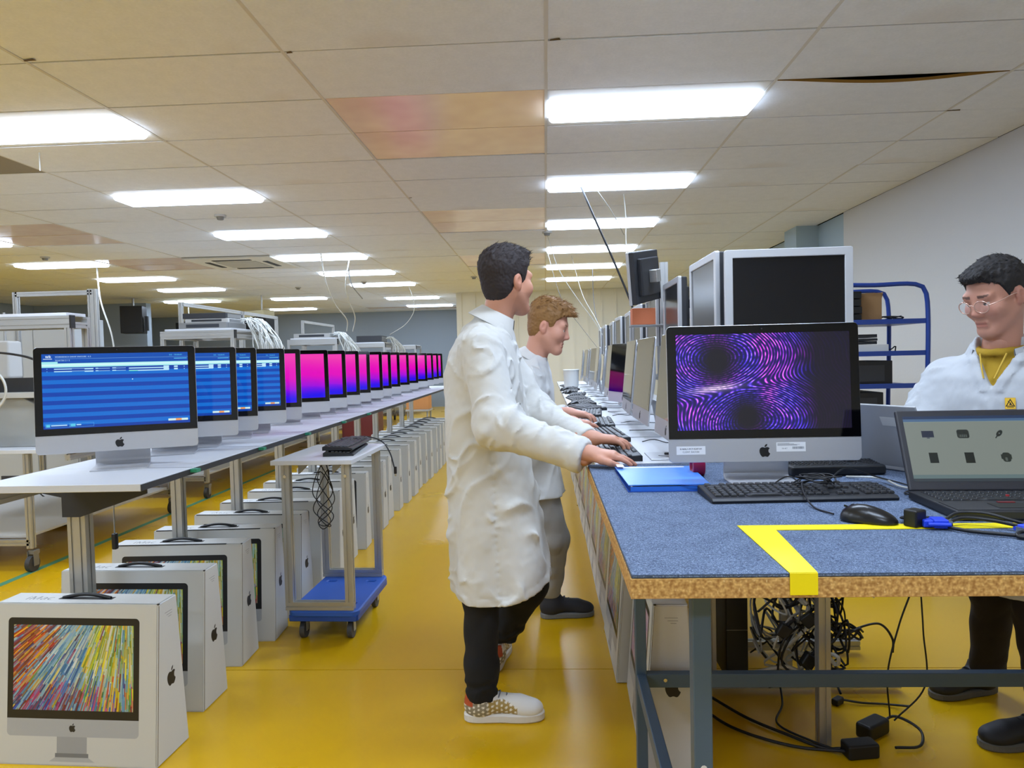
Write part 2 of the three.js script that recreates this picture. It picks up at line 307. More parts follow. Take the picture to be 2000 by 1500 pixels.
function streaks(x, x0, y0, w, h) {                     // colourful bundle of radiating print streaks
  x.save(); x.beginPath(); x.rect(x0, y0, w, h); x.clip(); x.fillStyle = '#7fa3b5'; x.fillRect(x0, y0, w, h);
  const cx = x0 + w * .95, cy = y0 - h * .8;
  const warm = [[22, 82, 40], [10, 78, 34], [34, 86, 44], [0, 60, 30], [42, 80, 46], [300, 20, 38]], sky = [[200, 30, 62], [192, 24, 72], [206, 40, 54], [60, 18, 78], [212, 52, 40]], lime = [[52, 78, 46], [64, 66, 44], [48, 84, 50], [190, 24, 68], [84, 40, 44], [60, 20, 74]], rose = [[328, 56, 36], [340, 62, 40], [222, 58, 32], [236, 48, 34], [200, 36, 56], [12, 74, 38]], low = [[6, 70, 44], [40, 80, 50], [222, 60, 36], [118, 38, 38], [330, 50, 46], [196, 30, 62], [52, 74, 50]];
  for (let k = 0; k < 3400; k++) {
    const an = rr(1.45, 3.05), r0 = rr(.5, 2.3) * h, len = rr(.1, .36) * h, mx = (cx + Math.cos(an) * (r0 + len / 2) - x0) / w, my = (cy + Math.sin(an) * (r0 + len / 2) - y0) / h;
    if (mx < -.1 || mx > 1.1 || my < -.1 || my > 1.1) continue;
    const p = rnd() < .14 ? [warm, sky, lime, rose, low][Math.floor(rr(0, 4.99))] : mx < .3 - .1 * my + .08 * Math.sin(my * 9) ? (my > .72 ? rose : warm) : my > .74 ? (mx < .55 ? rose : low) : mx > .66 - .15 * my ? (my > .55 && rnd() < .5 ? sky : lime) : sky, [hh, ss, ll] = p[Math.floor(rr(0, p.length - .01))];
    x.strokeStyle = hsl(hh + rr(-7, 7), ss, ll + rr(-14, 12)); x.globalAlpha = rr(.55, 1); x.lineWidth = rr(1.5, 8) * w / 512;
    x.beginPath(); x.moveTo(cx + Math.cos(an) * r0, cy + Math.sin(an) * r0); x.lineTo(cx + Math.cos(an) * (r0 + len), cy + Math.sin(an) * (r0 + len)); x.stroke();
  }
  x.restore();
}
function rr2(x, a, b, w, h, r) { x.beginPath(); x.moveTo(a + r, b); x.arcTo(a + w, b, a + w, b + h, r); x.arcTo(a + w, b + h, a, b + h, r); x.arcTo(a, b + h, a, b, r); x.arcTo(a, b, a + w, b, r); x.fill(); }
function boxFront(kind) {
  return canvasTex(1024, 940, (x, w, h) => {
    x.fillStyle = '#c4c4c0'; x.fillRect(0, 0, w, h);
    const L = 76, R = 916, T = 76, C = 672, B = 776;      // bezel left, right, top, chin top, chin bottom
    x.fillStyle = '#a6a8ab'; rr2(x, L, T + 300, R - L, B - T - 300, 26);
    x.fillStyle = '#141417'; rr2(x, L, T, R - L, 320, 26); x.fillRect(L, T + 60, R - L, C - T - 60);
    if (kind) { x.fillStyle = '#b9a3b6'; x.fillRect(112, 118, 768, 500); for (let k = 0; k < 900; k++) { x.globalAlpha = .35; x.fillStyle = hsl(rr(250, 380) % 360, rr(25, 60), rr(40, 75)); const yy = rr(118, 610); x.fillRect(112 + rr(0, 720), yy, rr(10, 60), rr(2, 9)); } x.globalAlpha = 1; x.fillStyle = '#c06a3a'; for (let k = 0; k < 40; k++) { x.globalAlpha = .6; x.fillRect(112 + rr(0, 740), rr(440, 600), rr(10, 50), rr(4, 20)); } x.globalAlpha = 1; }
    else streaks(x, 112, 118, 768, 504);
    x.fillStyle = '#a6a8ab'; x.fillRect(L, C, R - L, 60); x.fillStyle = '#1b1b1d'; emblemDraw(x, 496, 722, 50);
    x.fillStyle = '#97999c'; x.fillRect(398, B, 192, 116); x.fillStyle = '#737578'; x.fillRect(388, B + 96, 212, 26); x.fillStyle = '#a9abad'; x.beginPath(); x.moveTo(388, 896); x.lineTo(600, 896); x.lineTo(640, 922); x.lineTo(350, 922); x.fill();
  });
}
const printFronts = [boxFront(0), boxFront(1)];
const boxTopTex = canvasTex(1024, 192, (x, w, h) => { x.fillStyle = '#c6c6c3'; x.fillRect(0, 0, w, h); x.fillStyle = '#66686c'; x.font = '84px sans-serif'; x.fillText('iMac', 120, 130); });
const boxSideTex = canvasTex(384, 1024, (x, w, h) => { x.fillStyle = '#c6c6c3'; x.fillRect(0, 0, w, h); x.fillStyle = '#1b1816'; emblemDraw(x, 200, 508, 124); x.fillStyle = '#9a9a98'; x.fillRect(150, 70, 90, 5); x.fillRect(170, 88, 70, 5); x.fillRect(190, 104, 40, 5); });
M.carton = std('#c4c4c0', .55); M.cartonTop = std('#ffffff', .5, 0, { map: boxTopTex }); M.cartonSide = std('#ffffff', .5, 0, { map: boxSideTex });
M.cartonFront = printFronts.map(t => std('#ffffff', .4, 0, { map: t }));

// ------------------------------------------------------------------ cartons: tall wedge with a handle in its narrow top
const BW = .6, BH = .55, BD = .2, BT = .11;
const quad = (pts, uv = [[0, 0], [1, 0], [1, 1], [0, 1]]) => { const g = new THREE.BufferGeometry(); g.setAttribute('position', new THREE.Float32BufferAttribute(pts.flat(), 3)); g.setAttribute('uv', new THREE.Float32BufferAttribute(uv.flat(), 2)); g.setIndex([0, 1, 2, 0, 2, 3]); g.computeVertexNormals(); return g; };
const cartonGeos = (() => {
  const w = BW / 2, b = BD / 2, t = BT / 2, e = .0015;
  const body = ext(poly([[-b, 0], [b, 0], [t, BH], [-t, BH]]), BW, .003, 0, 0, 0, 0, PI / 2, 0);
  return { body,
    front: quad([[-w + .004, .004, b + e], [w - .004, .004, b + e], [w - .004, BH - .004, t + e], [-w + .004, BH - .004, t + e]]),
    side: quad([[w + e, .004, b - .004], [w + e, .004, -b + .004], [w + e, BH - .004, -t + .004], [w + e, BH - .004, t - .004]], [[0, 0], [1, 0], [1 - (BD - BT) / 2 / BD, 1], [(BD - BT) / 2 / BD, 1]]),
    side2: quad([[-w - e, .004, -b + .004], [-w - e, .004, b - .004], [-w - e, BH - .004, t - .004], [-w - e, BH - .004, -t + .004]], [[0, 0], [1, 0], [1 - (BD - BT) / 2 / BD, 1], [(BD - BT) / 2 / BD, 1]]),
    top: quad([[-w + .004, BH + e, t - .004], [w - .004, BH + e, t - .004], [w - .004, BH + e, -t + .004], [-w + .004, BH + e, -t + .004]]),
    seam: bx(.0016, BH - .01, .0016, w + .0006, BH / 2, 0, -Math.atan((b - t) / BH), 0, 0).translate(0, 0, (b + t) / 2 - .004),
    tab: bx(.006, .004, .008, w - .002, BH, t - .004),
    handle: (() => { const pts = []; for (let i = 0; i <= 10; i++) { const u = i / 10 * 2 - 1; pts.push(V(u * .09, BH + .003 + .013 * (1 - u * u) * (1 - .25 * u * u), 0)); } const g = tube(pts, .0065, 20, 6); g.scale(1, 1, 1); return merge([g, bx(.2, .003, .024, 0, BH + .0012, 0)]); })() };
})();
function makeCarton(kind, label, group, pos, turn) {
  const t = thing('computer_carton', label, 'carton', pos, turn, group), c = cartonGeos;
  mesh('carton_body', c.body, M.carton, t);
  const f = mesh('front_print', c.front, M.cartonFront[kind], t); f.userData.label = 'printed picture of a desktop computer';
  mesh('side_print', c.side, M.cartonSide, t); mesh('side_print', c.side2, M.cartonSide, t); mesh('top_print', c.top, M.cartonTop, t);
  mesh('seam', c.seam, M.joint, t); mesh('corner_tab', c.tab, M.black, t);
  const h = mesh('handle', c.handle, M.black, t); h.userData.label = 'black carrying handle';
  return t;
}
{
  const backs = [2.545, 2.93, 3.33, 3.615, 3.95, 4.29, 4.63, 4.97, 5.3, 5.62, 5.91, 6.22, 6.62, 6.965, 7.32, 7.69, 8.02, 8.34, 8.71, 9.03, 9.35, 9.68, 10.02];
  let first;
  const js = [0, -.03, -.06, -.02, .01, 0, .02];
  backs.forEach((d, i) => {
    const pos = [-1.645 + (js[i] ?? rr(-.02, .02)), 0, -(d - BD / 2)], turn = i ? rr(-.05, .05) : -.05;
    const label = i === 0 ? 'white computer carton with colourful streak picture, at the near end of the row' : `white computer carton standing ${ORD[i]} in the floor row under the test bench`;
    first = i ? dup(first, pos, turn, label) : makeCarton(0, label, 'computer cartons in the floor row', pos, turn);
    if (i === 2) mesh('lid_gap', bx(BW * .86, .004, .006, -.03, BH + .001, BT / 2 - .002), M.black, scene.children[scene.children.length - 1]);
  });
}
// ------------------------------------------------------------------ desktop computers: slim aluminium body, black glass, foot
M.silver = std('#bcbdc1', .36, .35); M.silverBack = std('#c4c5c8', .42, .45); M.bezel = phy('#050507', .06); M.offScreen = phy('#15161a', .05);
const screenMat = (map, k, rough = .08) => phy('#000000', rough, 0, { emissive: '#ffffff', emissiveMap: map, emissiveIntensity: k });
M.scrBlue = screenMat(blueUI, .38); M.scrPink = screenMat(pinkUI, .4); M.scrSwirl = screenMat(swirlUI, .5);
const IW = .528, IH = .383, CH = .066, IB = .064;           // width, body height, chin, clearance below the chin
const imacGeos = (() => {
  const full = rrect(IW, IH, .013, 0, IH / 2);
  const shell = ext(full, .006, .001, 0, 0, -.003);
  const bulge = new THREE.SphereGeometry(1, 28, 14, 0, PI * 2, 0, PI / 2); bulge.rotateX(-PI / 2); bulge.scale(IW / 2 - .012, IH / 2 - .012, .034); bulge.translate(0, IH / 2, -.006);
  const gh = IH - CH, top = new THREE.Shape(), w = IW / 2 - .001, r = .012;
  top.moveTo(-w, CH); top.lineTo(w, CH); top.lineTo(w, IH - .001 - r); top.absarc(w - r, IH - .001 - r, r, 0, PI / 2); top.lineTo(-w + r, IH - .001); top.absarc(-w + r, IH - .001 - r, r, PI / 2, PI); top.closePath();
  const glass = ext(top, .0022, .0005, 0, 0, .0011);
  const sc = new THREE.PlaneGeometry(.476, .2685); sc.translate(0, CH + .024 + .2685 / 2, .0026);
  // foot: bent sheet, in side view (z, y)
  const s = new THREE.Shape(); s.moveTo(.075, 0); s.lineTo(.075, .004); s.lineTo(-.062, .0055); s.quadraticCurveTo(-.082, .008, -.079, .028); s.lineTo(-.055, .16); s.lineTo(-.061, .162); s.lineTo(-.086, .03); s.quadraticCurveTo(-.092, 0, -.07, 0); s.closePath();
  const foot = ext(s, .185, .0012, 0, 0, 0, 0, -PI / 2, 0, 10);
  const em = emblemGeo(.036); em.translate(0, CH / 2 - .002, .0006);
  return { shell: merge([shell, prep(bulge)]), glass, screen: prep(sc), foot, em, dot: place(new THREE.CircleGeometry(.0022, 10), 0, IH - .012, .0026) };
})();
function makeComputer(label, group, pos, turn, screen, tilt = .08) {
  const t = thing('desktop_computer', label, 'computer', pos, turn, group), g = imacGeos;
  const f = mesh('foot', g.foot, M.silver, t);
  const b = mesh('body', g.shell, M.silver, t); b.position.set(0, IB, .012); b.rotation.x = -tilt;
  mesh('glass', g.glass, M.bezel, b); mesh('screen', g.screen, screen, b); mesh('emblem', g.em, M.black, b); mesh('camera_dot', g.dot, M.darkGrey, b);
  return t;
}
{
  const rights = [383, 464, 504, 560, 591, 646, 680, 706, 727, 751, 768, 785, 803, 820, 838, 850, 860, 868];
  const turns = [.44, .36, .3, .34, .3, .42, .36, .33, .3, .33, .3, .3, .36, .3, .26, .34, .32, .3];
  let blue, pink;
  rights.forEach((px, i) => {
    const dr = 1.305 * 1400 / (1065 - px), a = turns[i], xc = -1.335 - IW / 2 * Math.cos(a), dc = dr - IW / 2 * Math.sin(a);
    const label = i < 4 ? `silver desktop computer with a striped blue screen, ${ORD[i]} along the test bench` : `silver desktop computer with pink-violet screen, ${ORD[i - 4]} after the blue ones`;
    const pos = [xc, 1.0, -dc - .0], grp = i < 4 ? 'computers with blue screens' : 'computers with pink screens';
    if (i === 0) blue = makeComputer(label, grp, pos, a, M.scrBlue); else if (i < 4) dup(blue, pos, a, label);
    else if (i === 4) pink = makeComputer(label, grp, pos, a, M.scrPink); else dup(pink, pos, a, label);
  });
}
// ------------------------------------------------------------------ test bench: white tops on one row of slotted aluminium posts
{
  const ends = [2.19, 2.542, 3.156, 3.773, 4.458, 5.1, 5.8, 6.5, 7.2, 7.9, 8.6, 9.3, 10.0];
  const legs = [null, 2.64, 3.372, 4.02, 4.70, 5.36, 5.965, 6.69, 7.405, 8.08, 8.77, 9.415];
  for (let i = 0; i < ends.length - 1; i++) {
    const a = ends[i] + .002, b = ends[i + 1] - .002, x0 = -1.84, x1 = -1.285, top = .9995, cx = (x0 + x1) / 2, cz = -(a + b) / 2;
    const t = thing('bench_table', i ? `white bench top section carrying computers, ${ORD[i]} from the near end` : 'short white bench top section at the near end of the test bench', 'table', [cx, 0, cz], 0, 'test bench sections');
    const w = x1 - x0, L = b - a;
    mesh('table_top', rb(w, .024, L, .002, 0, top - .012, 0), M.wtop, t);
    mesh('edge_strip', bx(.003, .02, L, w / 2 + .0016, top - .0125, 0), M.darkGrey, t);
    mesh('joint_line', bx(w * .62, .0006, .004, .1, top + .0003, -L / 2 + .004), M.aluDark, t);
    if (i < 5) mesh('green_clip', bx(.026, .012, .03, w / 2 + .014, top - .008, -L / 2 + .022), std('#2f8a6a', .35), t);
    const lx = -1.79 - cx;
    if (legs[i]) mesh('leg', prof(V(lx, 0, -legs[i] - cz), V(lx, top - .024, -legs[i] - cz), i === 1 ? .07 : .05, .05), M.alu, t);
    mesh('rail', prof(V(lx, top - .045, -L / 2), V(lx, top - .045, L / 2)), M.alu, t);
    if (i === 1) { const z = -2.6 - cz; mesh('gusset', ext(poly([[0, 0], [.26, .085], [.26, .16], [-.3, .16], [-.3, .125], [-.07, .075], [-.07, 0]]), .006, 0, lx + .03, top - .19, z), M.darkGrey, t); }
  }
}
// ------------------------------------------------------------------ carpeted table in the near corner
const carpetMap = dataTex(512, (u, v) => {
  const n = .5 + .55 * tn(u, v, 150, 61) + .35 * tn(u, v, 70, 63) + .2 * tn(u, v, 9, 65), f = rnd();
  let c = mixc([62, 76, 99], [112, 128, 152], clamp(n)); if (f > .93) c = mixc(c, [186, 200, 226], .8); else if (f < .06) c = mixc(c, [26, 38, 80], .7); return c;
}, true, 1.9);
const carpetBump = dataTex(512, (u, v) => { const n = 128 + 70 * tn(u, v, 150, 61) + 50 * (rnd() - .5); return [clamp(n, 0, 255), clamp(n, 0, 255), clamp(n, 0, 255)]; }, false, 1.9);
const chipMap = dataTex(512, (u, v) => { const n = .5 + .5 * tn(u, v, 60, 71) + .3 * tn(u, v, 120, 73); return mixc(mixc([150, 104, 48], [226, 184, 112], clamp(n)), [240, 214, 156], clamp(tn(u, v, 90, 75) * 2 - 1)); }, true, 2.2);
M.carpet = std('#ffffff', .97, 0, { map: carpetMap, bumpMap: carpetBump, bumpScale: .0022 }); M.chip = std('#ffffff', .85, 0, { map: chipMap });
M.frameBlue = std('#4a6078', .42, .25); M.tape = std('#f5df05', .45);
const TH = 1.0;
{
  const t = thing('carpeted_table', 'workbench topped with blue carpet over a particle board', 'table', [1.1, 0, -1.82], 0), L = V(-.965, 0, 0).x, w = 1.93, D = 1.24;
  mesh('particle_board', uvBox(rb(w, .034, D, .001, 0, TH - .024, 0)), M.chip, t);
  mesh('carpet', uvBox(rb(w - .004, .007, D - .004, .002, 0, TH - .0036, 0)), M.carpet, t);
  const lx = [-.815, .85], lz = [-.47, .52];
  for (const x of lx) for (const z of lz) { const xx = x + (x < 0 && z > 0 ? -.015 : 0); mesh('leg', rb(.034, TH - .041, .034, .003, xx, (TH - .041) / 2, z), M.frameBlue, t); }
  mesh('rail', rb(1.64, .045, .03, .003, .018, .325, -.47), M.frameBlue, t); mesh('rail', rb(.03, .045, .96, .003, -.822, .325, .025, 0, -.015, 0), M.frameBlue, t); mesh('rail', rb(.03, .045, .96, .003, .85, .325, .025), M.frameBlue, t);
  mesh('rail', rb(1.64, .04, .03, .003, .018, TH - .062, -.47), M.frameBlue, t);
  mesh('bolt', cyl(V(-.74, .33, -.452), V(-.74, .33, -.448), .006, 8), M.chrome, t); mesh('paint_chip', place(new THREE.CircleGeometry(.006, 9), -.83, .62, .5375), M.white, t);
  const tp = thing('yellow_tape', 'bright yellow adhesive tape in a corner mark on the carpeted table', 'tape', [.43, TH, -1.35]);
  mesh('tape_strip', ext(poly([[-.03, -.185], [.66, -.178], [.66, -.137], [.038, -.143]]), .0012, 0, 0, .001, 0, PI / 2, 0, 0), M.tape, tp);
  mesh('tape_strip', ext(poly([[-.03, -.185], [.038, -.143], [.014, .1496], [-.032, .1496]]), .0012, 0, 0, .0012, 0, PI / 2, 0, 0), M.tape, tp);
  mesh('tape_strip', rb(.046, .037, .0012, .0004, -.009, -.0175, .1512), M.tape, tp);
}
// ------------------------------------------------------------------ desktop computer with violet filaments, stickers on its chin
{
  const c = makeComputer('silver desktop computer with violet filament wallpaper on the carpeted table', null, [.605, TH, -2.03], -.01, M.scrSwirl, .06);
  const body = c.children.find(o => o.name === 'body');
  const st = (w, h, draw) => std('#ffffff', .5, 0, { map: canvasTex(512, Math.round(512 * h / w), draw) });
  const s1 = st(.082, .024, (x, w, h) => { x.fillStyle = '#f0f1f3'; x.fillRect(0, 0, w, h); x.fillStyle = '#3c4048'; x.font = 'bold 40px sans-serif'; x.textAlign = 'center'; x.fillText('G-MAL1-PC7-5247-01', w / 2, 62); x.font = '40px sans-serif'; x.fillText('CLIENT: BACKIM', w / 2, 116); });
  const s2 = st(.082, .026, (x, w, h) => { x.fillStyle = '#eeeff1'; x.fillRect(0, 0, w, h); x.fillStyle = '#555a62'; for (let k = 0; k < 5; k++) x.fillRect(20, 18 + k * 9, rr(180, 440), 4); for (let k = 0; k < 46; k++) x.fillRect(280 + k * 4.4, 78, rr(1, 3.4), 40); x.font = '30px sans-serif'; x.fillText('SN 4K7', 96, 118); });
  const a = mesh('sticker', place(new THREE.PlaneGeometry(.08, .0235), -.203, .034, .0008), s1, body); a.userData.label = 'white sticker with two printed lines';
  const b = mesh('sticker', place(new THREE.PlaneGeometry(.08, .026), .072, .04, .0008), s2, body); b.userData.label = 'white sticker with a barcode';
}
// ------------------------------------------------------------------ white bench along the aisle
const BX0 = .165, BX1 = 1.0;
{
  const ends = [2.45, 3.65, 4.85, 6.05, 7.25, 8.45, 9.65, 10.6];
  for (let i = 0; i < ends.length - 1; i++) {
    const a = ends[i] + .001, b = ends[i + 1] - .001, L = b - a, w = BX1 - BX0, t = thing('white_bench', `white bench section along the aisle, ${ORD[i]} behind the carpeted table`, 'table', [(BX0 + BX1) / 2, 0, -(a + b) / 2], 0, 'white bench sections');
    mesh('bench_top', rb(w, .026, L, .002, 0, TH - .013, 0), M.wtop, t); mesh('edge_band', bx(.002, .022, L - .004, -w / 2 - .001, TH - .0135, 0), M.wedge, t);
    for (const z of [-L / 2 + .05, L / 2 - .05]) mesh('leg', prof(V(w / 2 - .06, 0, z), V(w / 2 - .06, TH - .026, z)), M.alu, t);
    mesh('rail', prof(V(w / 2 - .06, TH - .05, -L / 2 + .07), V(w / 2 - .06, TH - .05, L / 2 - .07)), M.alu, t); mesh('rail', prof(V(-w / 2 + .3, TH - .046, -L / 2 + .02), V(-w / 2 + .3, TH - .046, L / 2 - .02)), M.alu, t);
  }
}
// cartons below the benches, pictures towards the aisle
for (let i = 0, src; i < 10; i++) {
  const d = 2.635 + i * .63, pos = [.40 - (i ? .025 + .01 * rnd() : 0), 0, -d], turn = -PI / 2 + (i ? rr(-.02, .02) : -.03);
  const label = i === 0 ? 'white computer carton with its emblem side showing behind the blue table leg' : `white computer carton facing the aisle, ${ORD[i]} under the workbenches`;
  if (i < 2) src = makeCarton(i ? 0 : 1, label, 'cartons under the workbenches', pos, turn); else dup(src, pos, turn, label);
}
// desktop computers on the white bench, turned to the aisle, screens dark
{
  const spots = [[.437, 2.60, -1.575], [.437, 3.31, -1.575], [.44, 3.9, -1.6], [.50, 4.62, -1.84], [.46, 5.3, -1.57], [.47, 5.95, -1.66], [.46, 6.6, -1.55], [.47, 7.25, -1.62], [.46, 7.9, -1.6], [.47, 8.6, -1.58], [.46, 9.3, -1.6]];
  let src; spots.forEach(([x, d, a], i) => {
    const label = i < 2 ? ['silver desktop computer with dark mirroring screen, nearest on the white bench', 'silver desktop computer with dark mirroring screen, next to the nearest on the white bench'][i] : `silver desktop computer with dark screen, ${ORD[i]} along the white bench`;
    src = i ? dup(src, [x, TH, -d], a, label) : makeComputer(label, 'dark computers on the white bench', [x, TH, -d], a, M.offScreen, .1);
  });
}
// ------------------------------------------------------------------ keyboards
M.kbBlack = std('#1a1b1e', .5); M.key = std('#232427', .42); M.keyGrey = std('#3a3b3e', .45); M.kbGrey = std('#4a4b4d', .5);
const keyUnit = (() => { const g = rb(.0155, .006, .0155, .0016, 0, .003, 0), p = g.attributes.position; for (let i = 0; i < p.count; i++) if (p.getY(i) > .003) { p.setX(i, p.getX(i) * .84); p.setZ(i, p.getZ(i) * .86); } g.computeVertexNormals(); return prep(g); })();
const keyLayout = (() => { const k = []; for (let r = 0; r < 6; r++) { const z = -.058 + r * .0192 + (r ? .008 : 0); for (let c = 0; c < 15; c++) { if (r === 0 && (c === 1 || c === 14)) continue; if (r === 5 && c > 3 && c < 9) { if (c === 4) k.push([-.205 + 6 * .019, z, 5.6]); continue; } k.push([-.205 + c * .019, z, 1]); } for (let c = 0; c < 3; c++) if (r !== 3 && !(r === 4 && c !== 1)) k.push([.095 + c * .019, z, 1]); if (r) for (let c = 0; c < 4; c++) k.push([.163 + c * .019, z, 1]); } return k; })();
const kbBase = (() => { const s = poly([[-.075, 0], [.075, 0], [.078, .007], [.07, .012], [-.068, .022], [-.075, .018]]); return ext(s, .455, .002, 0, 0, 0, 0, -PI / 2, 0); })();
const kbKeys = merge(keyLayout.map(([x, z, w]) => { const g = keyUnit.clone(); g.scale(w, 1, 1); g.translate(x, .0172 - (z + .005) * .068, z); return g; }));
function makeKeyboard(label, group, pos, turn, single = false) {
  const t = thing('keyboard', label, 'keyboard', pos, turn, group);
  mesh('case', kbBase, M.kbBlack, t);
  if (single) keyLayout.forEach(([x, z, w]) => { const m = mesh('key', keyUnit, M.key, t); m.scale.set(w, 1, 1); m.position.set(x, .0172 - (z + .005) * .068, z); m.rotation.x = .067; });
  else { const k = mesh('keys', kbKeys, M.keyGrey, t); k.userData.kind = 'stuff'; }
  return t;
}
function makeMouse(label, group, pos, turn) {
  const t = thing('computer_mouse', label, 'mouse', pos, turn, group), g = new THREE.SphereGeometry(1, 24, 14), p = g.attributes.position;
  for (let i = 0; i < p.count; i++) { const x = p.getX(i), z = p.getZ(i); let y = p.getY(i); y = y < 0 ? Math.max(y * .25, -.12) : y * (1 - .28 * z); p.setXYZ(i, x * .031 * (1 + .08 * z * z - .1 * (1 - Math.abs(z))), y * .033 + .0045, z * .057); }
  g.computeVertexNormals(); mesh('shell', g, phy('#141416', .28), t);
  mesh('wheel', cyl(V(-.003, .03, -.03), V(.003, .03, -.03), .0075, 12), M.rubber, t); mesh('button_gap', bx(.0012, .004, .03, 0, .0285, -.034, .3, 0, 0), M.black, t);
  return t;
}
const kbNear = makeKeyboard('black keyboard with tangled cord lying before the violet screen', null, [.625, TH, -1.845], .03, true);
makeMouse('black glossy mouse lying across the yellow tape', null, [.682, TH, -1.552], 1.05);
{ // tangled cord on the keyboard
  const pts = []; for (let i = 0; i < 26; i++) { const a = i * 1.35; pts.push(V(.685 + (.035 + .02 * Math.sin(i * 2.1)) * Math.cos(a) * 1.2, TH + .03 + .022 * Math.abs(Math.sin(i * .9)), -1.85 + (.03 + .014 * Math.cos(i * 1.7)) * Math.sin(a))); }
  pts.push(V(.63, TH + .03, -1.80), V(.62, TH + .004, -1.70), V(.635, TH + .004, -1.62));
  tag(mesh('keyboard_cable', tube(pts, .0021, 260, 6), M.cableBlack), 'black cord bunched in loops on top of the near keyboard', 'cable');
  const arc = [V(.62, TH + .004, -2.0), V(.655, TH + .03, -1.97), V(.69, TH + .004, -1.935), V(.73, TH + .03, -1.9), V(.80, TH + .05, -1.96), V(.9, TH + .02, -2.0), V(.96, TH + .004, -1.93), V(.9, TH + .004, -1.84), V(.94, TH + .004, -1.80), V(.99, TH + .004, -1.76), V(.9, TH + .004, -1.74)];
  tag(mesh('looped_cable', tube(arc, .002, 120, 6), M.cableBlack), 'thin black cord arching behind the near keyboard', 'cable');
}
{ // blue elastic folder
  const t = thing('document_folder', 'blue card folder with white spine label lying on the carpet', 'folder', [.335, TH, -2.12], .0);
  mesh('back_cover', ext(poly([[-.12, -.19], [.125, -.185], [.105, .19], [-.12, .19]]), .002, 0, 0, .0015, 0, PI / 2, 0, 0), std('#1c4fb0', .4), t);
  const f = mesh('front_cover', ext(poly([[-.12, -.185], [.12, -.18], [.10, .185], [-.118, .185]]), .002, 0, 0, .0145, 0, PI / 2 - .02, 0, 0), std('#3a86e6', .35), t);
  mesh('flap', bx(.21, .012, .002, -.008, .008, .186), std('#2a6cd0', .4), t); mesh('paper', bx(.2, .009, .34, -.005, .008, 0), M.white, t);
  mesh('spine_label', bx(.022, .0006, .055, -.106, .0196, -.155), M.white, t);
  mesh('elastic', tube([V(.02, .018, .188), V(.06, .017, .196), V(.1, .012, .18)], .0016, 12, 5), std('#1a3f90', .6), t);
}
{ // laptop in front of the person with glasses
  const t = thing('open_laptop', 'open black laptop showing six grey icons beside the violet screen', 'laptop', [1.045, TH, -1.66], -.06);
  const scr = canvasTex(1024, 576, (x, w, h) => {
    x.fillStyle = '#a2ada6'; x.fillRect(0, 0, w, h); x.fillStyle = '#2c4876'; x.fillRect(0, 0, w, 26); x.fillStyle = '#5f86b4'; x.fillRect(0, 26, w, 22); x.fillStyle = '#9ab4bb'; x.fillRect(0, 48, w, 5);
    x.fillStyle = '#1f3864'; x.fillRect(8, 12, 90, 5); x.fillStyle = '#44505a'; x.fillRect(0, h - 26, w, 26); x.fillStyle = '#7d979a'; x.fillRect(0, h - 58, w, 32);
    const ic = [[170, 168], [440, 168], [712, 168], [184, 372], [450, 372], [720, 372]];
    x.fillStyle = '#2a3550'; x.fillRect(125, 132, 92, 58); x.fillStyle = '#3f4a63'; x.fillRect(160, 192, 22, 8);
    x.fillStyle = '#26302c'; rr2(x, 395, 124, 92, 76, 18); x.fillStyle = '#6d7873'; x.fillRect(408, 168, 60, 24); x.fillStyle = '#26302c'; for (let i = 0; i < 4; i++) x.fillRect(412 + i * 14, 168, 5, 24);
    x.save(); x.translate(712, 166); x.rotate(.7); x.beginPath(); x.ellipse(0, -8, 18, 34, 0, 0, 7); x.fill(); x.fillRect(-4, 24, 8, 24); x.fillStyle = '#8a948f'; x.beginPath(); x.arc(0, -8, 6, 0, 7); x.fill(); x.restore();
    x.fillStyle = '#141f19'; x.fillRect(150, 326, 66, 90); x.fillRect(420, 326, 70, 92); x.fillStyle = '#2c3730'; x.fillRect(690, 346, 78, 40); rr2(x, 700, 330, 60, 80, 20); x.fillStyle = '#6a756f'; x.fillRect(718, 372, 16, 30);
  });
  const W = .345, Dp = .235, bM = std('#1d1d20', .5);
  mesh('base', rb(W, .02, Dp, .004, 0, .012, 0), bM, t); mesh('keyboard_well', bx(W - .04, .001, .1, 0, .0224, -.045), std('#121214', .6), t);
  const kk = []; for (let r = 0; r < 6; r++) for (let c = 0; c < 15; c++) { if (r === 5 && c > 3 && c < 9) { if (c === 4) kk.push([6, r, 5]); continue; } kk.push([c, r, 1]); }
  for (const [c, r, w] of kk) { const m = mesh('key', keyUnit, M.key, t); m.position.set(-.142 + c * .0203, .0215, -.087 + r * .0172); m.scale.set(w * 1.12, .7, .9); }
  mesh('palm_rest', bx(W - .012, .002, .085, 0, .0222, .067), std('#252528', .55), t); mesh('touchpad', rb(.09, .002, .05, .0006, -.03, .0236, .07), std('#1a1a1c', .4), t);
  for (const x of [-.05, .01]) mesh('pointer_button', bx(.035, .003, .009, x + .02, .0235, .034), std('#6d1d22', .45), t); mesh('pointer_stub', cyl(V(.008, .022, -.03), V(.008, .028, -.03), .004, 8), std('#a5262c', .5), t);
  const lid = new THREE.Group(); lid.name = 'lid'; lid.position.set(0, .02, -Dp / 2 + .004); lid.rotation.x = -.42; t.add(lid);
  mesh('lid_shell', rb(W, .208, .012, .005, 0, .104, 0), std('#2a2a30', .45), lid);
  mesh('display', place(new THREE.PlaneGeometry(W - .03, .168), 0, .107, .0065), phy('#0a0a0a', .35, 0, { emissive: '#ffffff', emissiveMap: scr, emissiveIntensity: .2 }), lid);
}
